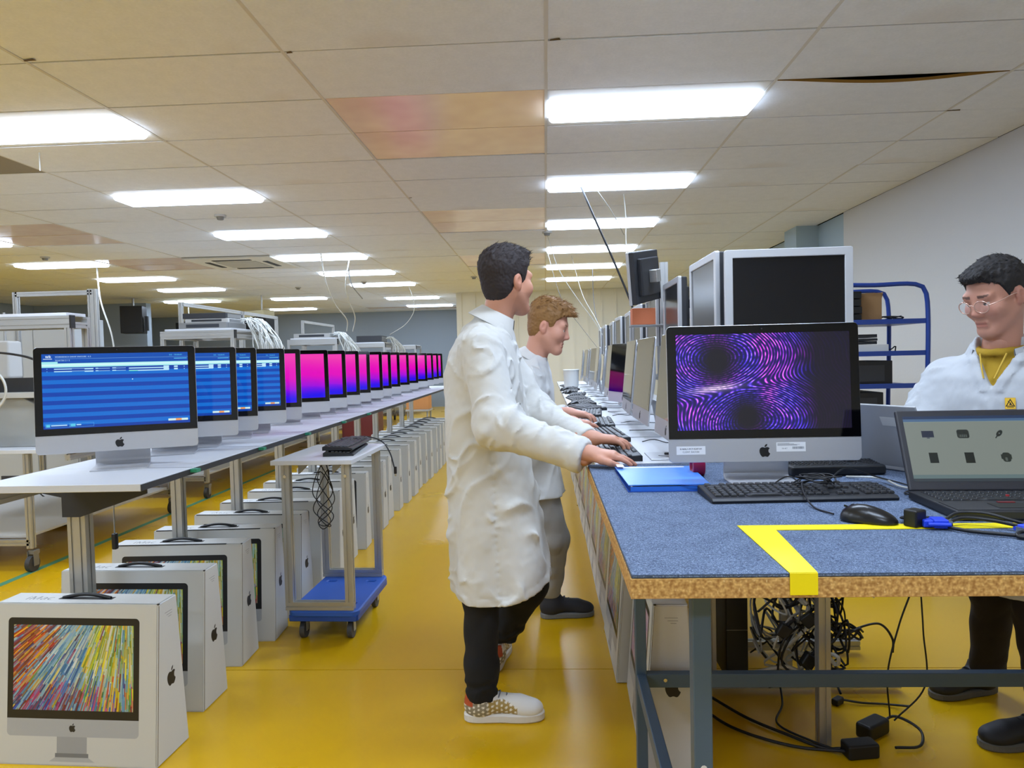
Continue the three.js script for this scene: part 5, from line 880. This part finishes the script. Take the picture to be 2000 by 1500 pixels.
function shoeGeos(pos, ang, o = {}) {
  const L = o.len ?? .3, k = L / .3, fr = { m: new THREE.Matrix4().makeRotationY(ang).setPosition(...pos) };
  if (o.pitch) fr.m.multiply(new THREE.Matrix4().makeRotationZ(o.pitch));
  const f = uni([ell([-.1 * k, .056, 0], [.048, .056, .037]), cap([-.07 * k, .066, 0], [.05 * k, .055, 0], .042, .036), ell([.092 * k, .04, .003], [.056, .036, .046]), cap([-.085 * k, .07, 0], [-.088 * k, .125, 0], .043, .046)], .035);
  const up = nets((x, y, z) => Math.max(f(x, y, z), .018 - y, y - .128 - x * .1, -Math.max(cap([-.085 * k, .09, 0], [-.09 * k, .2, 0], .036)(x, y, z), .1 - y)), [-.17, .0, -.065], [.17, .15, .065], .0036);
  const s = new THREE.Shape(); s.moveTo(-.15 * k, 0); s.bezierCurveTo(-.15 * k, .055, -.06 * k, .035, 0, .042); s.bezierCurveTo(.06 * k, .055, .152 * k, .06, .152 * k, .004); s.bezierCurveTo(.15 * k, -.05, .06 * k, -.052, 0, -.04); s.bezierCurveTo(-.06 * k, -.035, -.15 * k, -.055, -.15 * k, 0);
  const sole = ext(s, o.sole ?? .034, .006, 0, (o.sole ?? .034) / 2, 0, PI / 2, 0, 0, 10); const laces = merge([0, 1, 2, 3].map(i => tube([V((-.02 + i * .024) * k, .092 - i * .009, -.026), V((-.012 + i * .024) * k, .108 - i * .0105, 0), V((-.02 + i * .024) * k, .092 - i * .009, .026)], .0028, 10, 5)));
  return { up, sole, laces, m: fr.m };
}
function addShoe(t, name, pos, ang, o, base) {
  const s = shoeGeos(pos, ang, o); if (o.paint) tint(s.up, o.paint); for (const g of [s.up, s.sole, s.laces]) { g.applyMatrix4(s.m); g.translate(-base[0], -base[1], -base[2]); }
  const u = mesh(name, s.up, o.paint ? std('#ffffff', .55, 0, { vertexColors: true }) : o.upMat, t); mesh('sole', s.sole, o.soleMat, u); mesh('laces', s.laces, o.laceMat, u);
}
const clothBump = dataTex(256, (u, v) => { const n = 128 + 50 * Math.sin(u * 2 * PI * 64) * Math.sin(v * 2 * PI * 64) + 40 * tn(u, v, 60, 80); return [n, n, n]; }, false, 6);
M.coatWarm = std('#d0cec8', .85); M.coatCool = std('#b6b8ba', .85); M.coatSoft = std('#d4d4d2', .85); M.trouserBlack = std('#0e0e10', .9); M.trouserGrey = std('#a09e9a', .9); M.trouserBrown = std('#241c18', .9); M.skin = std('#ffffff', .55, 0, { vertexColors: true }); M.hoodie = std('#a8861f', .92); M.button = std('#d9d7d0', .4);
function person(name, label, base) { return thing(name, label, 'person', base); }
const put = (t, name, g, m, base) => mesh(name, g.translate(-base[0], -base[1], -base[2]), m, t);

// ================================================================== first person: back half turned to us, hands on the keyboard
{
  const B = [-.22, 0, -2.82], t = person('person', 'person in long white coat and black trousers standing with hands on a keyboard', B), skin = '#c98f74', red = '#b4644f';
  const zc = -2.8, lv = [[.40, -.385, .015, zc, .235], [.55, -.385, -.004, zc, .225], [.70, -.388, -.025, zc, .212], [.83, -.389, -.045, zc, .2], [.95, -.392, -.066, zc, .19], [1.07, -.393, -.083, zc, .182], [1.2, -.393, -.092, zc, .182], [1.31, -.388, -.098, zc, .19], [1.39, -.37, -.112, zc, .185], [1.44, -.348, -.122, zc, .155], [1.49, -.31, -.13, zc, .11], [1.53, -.268, -.135, zc, .068], [1.57, -.25, -.14, zc, .05]];
  const body = loft(lv, 2.3), R = [[-.232, 1.405, -2.615], [-.172, 1.13, -2.51], [.125, 1.03, -2.395]], Lf = [[-.2, 1.405, -2.985], [-.05, 1.14, -2.97], [.155, 1.045, -2.7]];
  const sR = sleeve(R, [.082, .075, .056]), sL = sleeve(Lf, [.08, .07, .055]);
  const hem = (x, z) => .452 + .045 * clamp((x + .385) / .4) + .012 * Math.sin(x * 14 + 1);
  const coat = (x, y, z) => {
    const db = Math.max(body(x, y, z), y - 1.53), qr = sR(x, y, z), ql = sL(x, y, z), q = Math.min(qr, ql); let d = smin(db, q, .045);
    const h = hem(x, z);
    if (d < .03 && d > -.04) {
      const am = clamp((db - q) / .03 + .3);
      d += (1 - am) * drape(x, y, z, { zc, xc: -.22, y0: 1.2, y1: .45 }) + am * armFolds(qr < ql ? R : Lf, x, y, z);
      const sx = x + .205 - .03 * (1.1 - y), sm = Math.exp(-Math.pow(sx / .008, 2)) * clamp((1.12 - y) / .1) * clamp((z + 2.8) * 20) * (1 - am); d += sm * (.0028 + .0018 * Math.sin(y * 240));
      d += .0028 * clamp(1 - Math.abs(y - h - .034) / .0045);
    }
    d = Math.max(d, h - y); return Math.max(d, -Math.max(body(x, y, z) + .03, y - h - .08));
  };
  const cg = nets(coat, [-.45, .42, -3.1], [.2, 1.57, -2.3], .0072);
  const hdir = frame([-.142, 1.665, -2.79], [.74, -.02, -.67]);
  const hands = [handGeo(frame([.135, 1.045, -2.392], [.96, -.1, .16], [0, 1, 0]), { side: -1, curl: [[.12, .22, .25], [.1, .2, .25], [.12, .25, .3], [.2, .3, .3]], spread: .07, skin, red }), handGeo(frame([.165, 1.062, -2.695], [.97, -.1, .08], [0, 1, 0]), { side: 1, curl: [[.05, .3, .45], [.1, .35, .5], [.15, .4, .5], [.2, .4, .5]], spread: .1, skin, red })];
  const inner = nets(uni([cap([-.21, 1.38, -2.64], [-.2, 1.38, -2.96], .05), cap([-.24, 1.3, zc], [-.22, .9, zc], .1), chain(R, [.045, .04, .03]), chain(Lf, [.045, .04, .03]), chain([[-.24, .88, -2.71], [-.262, .46, -2.675], [-.27, .1, -2.665]], [.06, .045, .03]), chain([[-.2, .88, -2.88], [-.095, .42, -2.98], [-.22, .14, -3.11]], [.06, .045, .03]), cap([-.2, 1.38, zc], [-.18, 1.5, zc], .05)], .05), [-.4, .02, -3.2], [.24, 1.56, -2.3], .014);
  tint(inner, () => skin);
  put(t, 'body', merge([headGeo(hdir, [-.195, 1.46, -2.81], skin, red, '#3a2a22', .12), ...hands, inner]), M.skin, B);
  put(t, 'hair', hairGeo(hdir, { side: .006, top: .017, flow: [.2, .3, .8], bumps: [[[0, .11, .03], [.055, .026, .065]]], line: [[-.12, -.085], [-.06, -.08], [-.028, -.05], [-.012, .02], [.006, .018], [.02, -.02], [.034, -.014], [.044, .05], [.08, .08], [.12, .1]] }), std('#2a2120', .75), B);
  const c = put(t, 'lab_coat', cg, M.coatWarm, B);
  const cl = collarGeo(0, [.062, .066], .034, .05, .5, frame([-.192, 1.513, -2.8], [.88, -.46, .0], [.46, .88, 0])); put(t, 'collar', cl, M.coatWarm, B);
  const tro = nets((x, y, z) => { let d = smin(chain([[-.24, .86, -2.71], [-.262, .46, -2.68], [-.268, .2, -2.668], [-.268, .1, -2.665]], [.1, .068, .064, .06])(x, y, z), chain([[-.2, .86, -2.89], [-.095, .42, -2.98], [-.19, .22, -3.08], [-.225, .13, -3.11]], [.1, .085, .068, .062])(x, y, z), .03); if (Math.abs(d) < .03) d += .004 * Math.sin(y * 90 + 5 * noise3(x * 6, y * 6, z * 6)) * clamp((.3 - y) / .15) + crease(x, y, z, .004, 8, 5, 8); return Math.max(d, .085 - y + (z < -2.85 ? .05 : 0)); }, [-.37, .06, -3.2], [.03, .9, -2.58], .0085);
  put(t, 'trousers', tro, M.trouserBlack, B);
  const paint = (x, y, z) => { if (x < -.115 && y > .07) return '#b8502c'; if (y > .03 && y < .088 - (x > 0 ? x * .6 : 0) && x < .05 && x > -.15) { const q = Math.hypot(((x * 58) % 1 + 1) % 1 - .5, ((y * 58 + Math.floor(x * 58) * .5) % 1 + 1) % 1 - .5); if (q < .27) return '#efe9dc'; return x < -.06 ? '#8f8672' : '#a98f52'; } return '#e4e1da'; };
  const so = { len: .305, paint, soleMat: std('#ddd8cf', .6), laceMat: std('#77777c', .8) };
  addShoe(t, 'shoe', [-.186, 0, -2.672], .06, so, B); addShoe(t, 'shoe', [-.245, 0, -3.2], 1.45, so, B);
}
// ================================================================== second person: fair hair, bent over the keyboard behind
{
  const B = [.0, 0, -3.7], t = person('person', 'fair-haired person in white coat and grey trousers leaning over a keyboard', B), skin = '#d49a82', red = '#c06a5c', zc = -3.68;
  const lv = [[.64, -.23, .085, zc, .2], [.8, -.235, .06, zc, .195], [.95, -.235, .045, zc, .185], [1.1, -.225, .04, zc, .185], [1.2, -.205, .04, zc, .19], [1.28, -.19, .03, zc, .18], [1.335, -.165, .015, zc, .14], [1.38, -.135, 0, zc, .085], [1.43, -.11, -.005, zc, .055]];
  const body = loft(lv, 2.3), R = [[-.085, 1.255, -3.48], [-.075, 1.02, -3.4], [.085, 1.03, -3.47]], Lf = [[-.06, 1.26, -3.87], [-.03, 1.04, -3.96], [.1, 1.05, -3.83]];
  const sR = sleeve(R, [.078, .072, .052]), sL = sleeve(Lf, [.078, .07, .05]);
  const coat = (x, y, z) => { const db = Math.max(body(x, y, z), y - 1.39), qr = sR(x, y, z), ql = sL(x, y, z), q = Math.min(qr, ql); let d = smin(db, q, .045); if (d < .03 && d > -.04) { const am = clamp((db - q) / .03 + .3); d += (1 - am) * drape(x, y, z, { zc, xc: -.08, y0: 1.1, y1: .66 }) + am * armFolds(qr < ql ? R : Lf, x, y, z); } d = Math.max(d, .668 - y); return Math.max(d, -Math.max(body(x, y, z) + .03, y - .74)); };
  const hdir = frame([.02, 1.522, -3.62], [.93, -.3, .16]);
  const hands = [handGeo(frame([.115, 1.052, -3.5], [.95, -.15, -.25], [0, 1, 0]), { side: -1, curl: [[.1, .45, .5], [.12, .45, .5], [.15, .5, .5], [.2, .5, .5]], skin, red }), handGeo(frame([.118, 1.07, -3.82], [.97, -.12, .12], [0, 1, 0]), { side: 1, curl: [[.1, .45, .5], [.12, .45, .5], [.15, .5, .5], [.2, .5, .5]], skin, red })];
  const inner = nets(uni([cap([-.06, 1.24, -3.52], [-.06, 1.24, -3.84], .05), cap([-.08, 1.18, zc], [-.09, .85, zc], .1), chain(R, [.045, .04, .03]), chain(Lf, [.045, .04, .03]), cap([-.06, 1.25, zc], [-.05, 1.38, -3.66], .05), chain([[-.07, .82, -3.6], [.015, .45, -3.63], [.0, .1, -3.72]], [.06, .045, .03]), chain([[-.1, .82, -3.78], [-.1, .45, -3.85], [-.17, .1, -3.95]], [.06, .045, .03])], .05), [-.32, .02, -4.1], [.2, 1.44, -3.3], .015); tint(inner, () => skin);
  put(t, 'body', merge([headGeo(hdir, [-.06, 1.33, -3.66], skin, red, '#8a6238', .05), ...hands, inner]), M.skin, B);
  put(t, 'hair', hairGeo(hdir, { side: .0035, top: .016, dx: 1, strand: 1.2, flow: [.35, .1, 1], tl: .036, bumps: [[[.01, .105, .05], [.05, .034, .05]], [[.02, .085, .094], [.032, .02, .026]], [[.005, .12, -.01], [.05, .022, .06]]] }), std('#8d6536', .6), B);
  put(t, 'lab_coat', nets(coat, [-.34, .64, -4.06], [.14, 1.43, -3.3], .0078), M.coatSoft, B);
  put(t, 'collar', collarGeo(0, [.06, .064], .032, .045, .5, frame([-.06, 1.362, -3.665], [.86, -.5, .0], [.5, .86, 0])), M.coatSoft, B);
  const tro = nets((x, y, z) => { let d = smin(chain([[-.07, .8, -3.6], [.025, .45, -3.62], [.0, .16, -3.72]], [.1, .078, .06])(x, y, z), chain([[-.1, .8, -3.78], [-.1, .45, -3.86], [-.17, .14, -3.95]], [.1, .075, .06])(x, y, z), .03); if (Math.abs(d) < .03) d += crease(x, y, z, .005, 8, 6, 8); return Math.max(d, .1 - y); }, [-.28, .08, -4.06], [.14, .9, -3.46], .009);
  put(t, 'trousers', tro, M.trouserGrey, B);
  const so = { len: .285, upMat: std('#2a2a30', .7), soleMat: std('#6f6f6c', .7), laceMat: std('#3c3c44', .8), sole: .03 };
  addShoe(t, 'shoe', [.085, 0, -3.745], .16, so, B); addShoe(t, 'shoe', [-.09, 0, -3.97], -.1, so, B);
}
// ================================================================== third person: glasses, mustard hoodie, behind the laptop
{
  const B = [1.65, 0, -2.62], t = person('person', 'person with clear glasses, white coat and mustard hoodie looking down at a laptop', B), skin = '#c28b74', red = '#b4655a';
  // torso frame: local x = forward, z = sideways, built around the spine and turned to face the laptop
  const C = [1.60, -2.6];
  const fx = -.75, fz = .66, fl = Math.hypot(fx, fz), ux = fx / fl, uz = fz / fl;           // forward in the ground plane
  const toF = (x, z) => (x - C[0]) * ux + (z - C[1]) * uz, toS = (x, z) => (x - C[0]) * -uz + (z - C[1]) * ux;   // forward, to the person's right
  const lv = [[.5, -.16, .17, 0, .25], [.7, -.145, .155, 0, .225], [.95, -.135, .14, 0, .2], [1.08, -.14, .135, 0, .2], [1.18, -.145, .13, 0, .205], [1.255, -.14, .115, 0, .195], [1.315, -.125, .09, 0, .15], [1.355, -.105, .07, 0, .105], [1.4, -.09, .055, 0, .07], [1.43, -.08, .05, 0, .05]];
  const lb = loft(lv, 2.3), torso = (x, y, z) => lb(toF(x, z), y, toS(x, z));
  const wp = (f, y, s) => [C[0] + f * ux - s * uz, y, C[1] + f * uz + s * ux];
  const R = [wp(-.01, 1.255, .18), wp(.06, 1.08, .235), wp(.32, 1.065, .2)], Lf = [wp(-.01, 1.255, -.18), wp(.0, 1.06, -.24), wp(.25, 1.05, -.2)];
  const sR = sleeve(R, [.078, .074, .055]), sL = sleeve(Lf, [.078, .072, .055]);
  const vee = (x, y, z) => { const f = toF(x, z), s = toS(x, z) + .01; return Math.max(Math.abs(s) - clamp((y - 1.225) * .5, 0, .072), 1.225 - y, .01 - f); };
  const coat = (x, y, z) => {
    const db = Math.max(torso(x, y, z), y - 1.395), qr = sR(x, y, z), ql = sL(x, y, z), q = Math.min(qr, ql); let d = smin(db, q, .045);
    if (d < .03 && d > -.04) { const s = toS(x, z), f = toF(x, z), am = clamp((db - q) / .03 + .3); d += (1 - am) * drape(x, y, z, { zc: C[1], xc: C[0], y0: 1.15, y1: .55 }) + am * armFolds(qr < ql ? R : Lf, x, y, z);
      if (f > 0 && am < .5) { const v = clamp((y - 1.225) * .5, 0, .09), l = Math.abs(s + .01) - v; if (y > 1.215) d -= .007 * clamp((.036 - l) / .003) ; else d -= .0035 * clamp((.018 - Math.abs(s + .012)) / .003); if (y > 1.145 && y < 1.15 && s < -.06 && s > -.16) d += .003; } }
    d = Math.max(d, -vee(x, y, z)); d = Math.max(d, .53 - y); return Math.max(d, -Math.max(torso(x, y, z) + .03, y - .6));
  };
  const hood = (x, y, z) => { const f = toF(x, z), s = toS(x, z); let d = Math.max(torso(x, y, z) + .014, y - 1.355, 1.1 - y); const ring = Math.hypot(Math.hypot(f * .95 - .004, s * 1.05) - .07, (y - 1.362 + f * .18)) - .013; d = smin(d, ring, .02); if (Math.abs(d) < .03) d += .003 * noise3(x * 22, y * 14, z * 22); return d; };
  const hd = frame(wp(.05, 1.545, .0), [-.9, -.36, .3]);
  const hands = [handGeo(frame(wp(.335, 1.075, .2), [ux * 1 + .05, -.12, uz - .1], [0, 1, 0]), { side: 1, curl: [[.1, .4, .5], [.12, .4, .5], [.15, .45, .5], [.2, .5, .5]], skin, red }), handGeo(frame(wp(.265, 1.06, -.2), [ux, -.12, uz], [0, 1, 0]), { side: -1, curl: [[.1, .4, .5], [.12, .4, .5], [.15, .45, .5], [.2, .5, .5]], skin, red })];
  const inner = nets(uni([cap(wp(0, 1.24, .14), wp(0, 1.24, -.14), .05), cap(wp(0, 1.2, 0), wp(0, .85, 0), .09), chain(R, [.045, .04, .03]), chain(Lf, [.045, .04, .03]), cap(wp(0, 1.24, 0), wp(.02, 1.38, 0), .048), chain([wp(0, .85, .09), [1.66, .45, -2.74], [1.7, .1, -2.84]], [.06, .045, .03]), chain([wp(0, .85, -.09), [1.68, .45, -2.52], [1.69, .1, -2.49]], [.06, .045, .03])], .05), [1.2, .02, -3.0], [2.0, 1.48, -2.1], .015); tint(inner, () => skin);
  put(t, 'body', merge([headGeo(hd, wp(-.005, 1.34, 0), skin, red, '#2a2220', 0), ...hands, inner]), M.skin, B);
  put(t, 'hair', hairGeo(hd, { side: .004, top: .011, flow: [-.1, 0, 1], tl: .02, bumps: [[[0, .098, .068], [.05, .02, .036]]], line: [[-.12, -.07], [-.06, -.066], [-.028, -.04], [-.012, .024], [.006, .022], [.02, .0], [.034, .02], [.046, .058], [.08, .075], [.12, .085]] }), std('#221e1d', .8), B);
  put(t, 'lab_coat', nets(coat, [1.2, .5, -3.0], [2.05, 1.47, -2.1], .0078), M.coatCool, B);
  put(t, 'hoodie', nets(hood, [1.4, 1.08, -2.85], [1.9, 1.46, -2.35], .006), M.hoodie, B);
  put(t, 'collar', collarGeo(0, [.084, .09], .03, .055, .75, frame(wp(-.005, 1.352, 0), [ux, -.35, uz], [-ux * .3, .9, -uz * .3])), M.coatCool, B);
  for (const s of [-.045, .035]) put(t, 'drawstring', tube([V(...wp(.09, 1.345, s)), V(...wp(.108, 1.3, s * .7)), V(...wp(.12, 1.26, s * .4))], .003, 14, 6), std('#c9a53a', .8), B);
  // glasses in head space
  const gl = [], ln = []; for (const s of [-1, 1]) { const g = new THREE.TorusGeometry(.0235, .0017, 8, 28); g.scale(1.06, .9, 1); g.rotateY(s * .12); g.translate(s * .0325, -.004, .108); gl.push(prep(g)); gl.push(tube([V(s * .0575, .0, .103), V(s * .074, .002, .08), V(s * .082, .006, .02), V(s * .08, -.004, -.022)], .0016, 20, 6)); const l = new THREE.CylinderGeometry(.0225, .0225, .001, 24); l.rotateX(PI / 2); l.scale(1.06, .9, 1); l.rotateY(s * .12); l.translate(s * .0325, -.004, .108); ln.push(prep(l)); } gl.push(tube([V(-.01, .002, .112), V(0, .006, .1155), V(.01, .002, .112)], .0017, 10, 6));
  const G1 = put(t, 'glasses', worldGeo(merge(gl), hd), phy('#c9a08c', .2, .3), B); mesh('lenses', worldGeo(merge(ln), hd).translate(-B[0], -B[1], -B[2]), phy('#ffffff', .02, 0, { transmission: 1, thickness: 0, ior: 1.3 }), G1);
  // yellow warning badge and chest pocket on the coat
  const bd = canvasTex(128, 160, (x, w, h) => { x.fillStyle = '#d9a416'; x.fillRect(0, 0, w, h); x.fillStyle = '#f0c030'; x.fillRect(6, 6, w - 12, h - 12); x.strokeStyle = '#2a1c06'; x.lineWidth = 12; x.beginPath(); x.moveTo(64, 26); x.lineTo(112, 118); x.lineTo(16, 118); x.closePath(); x.stroke(); x.fillStyle = '#2a1c06'; x.beginPath(); x.moveTo(64, 60); x.lineTo(86, 104); x.lineTo(50, 104); x.fill(); x.lineWidth = 7; x.beginPath(); x.moveTo(36, 44); x.lineTo(90, 112); x.stroke(); x.fillRect(24, 132, 80, 8); });
  const at = (y, s, off) => { let f = .25; while (coat(...wp(f, y, s)) > 0 && f > .02) f -= .002; return wp(f + off, y, s); };
  const pb = at(1.178, -.068, .006), bg = new THREE.PlaneGeometry(.03, .038, 1, 1); bg.rotateY(Math.atan2(ux * .8 + .25, uz)); bg.rotateX(-.05); bg.translate(...pb); put(t, 'badge', prep(bg), std('#ffffff', .6, 0, { map: bd }), B).userData.label = 'yellow warning badge with a black triangle';
  const tr = nets((x, y, z) => { let d = smin(chain([wp(0, .85, .09), [1.66, .45, -2.74], [1.7, .12, -2.84]], [.1, .075, .062])(x, y, z), chain([wp(0, .85, -.09), [1.68, .45, -2.52], [1.69, .12, -2.49]], [.1, .075, .062])(x, y, z), .03); if (Math.abs(d) < .03) d += crease(x, y, z, .004, 8, 6, 8); return Math.max(d, .09 - y); }, [1.45, .06, -3.0], [1.95, .95, -2.35], .009);
  put(t, 'trousers', tr, M.trouserBrown, B);
  const so = { len: .29, upMat: std('#161619', .6), soleMat: std('#57544c', .7), laceMat: std('#202024', .8), sole: .03 };
  addShoe(t, 'shoe', [1.62, 0, -2.86], PI + .25, so, B); addShoe(t, 'shoe', [1.6, 0, -2.485], PI + .1, so, B);
}
renderer.render(scene, camera);
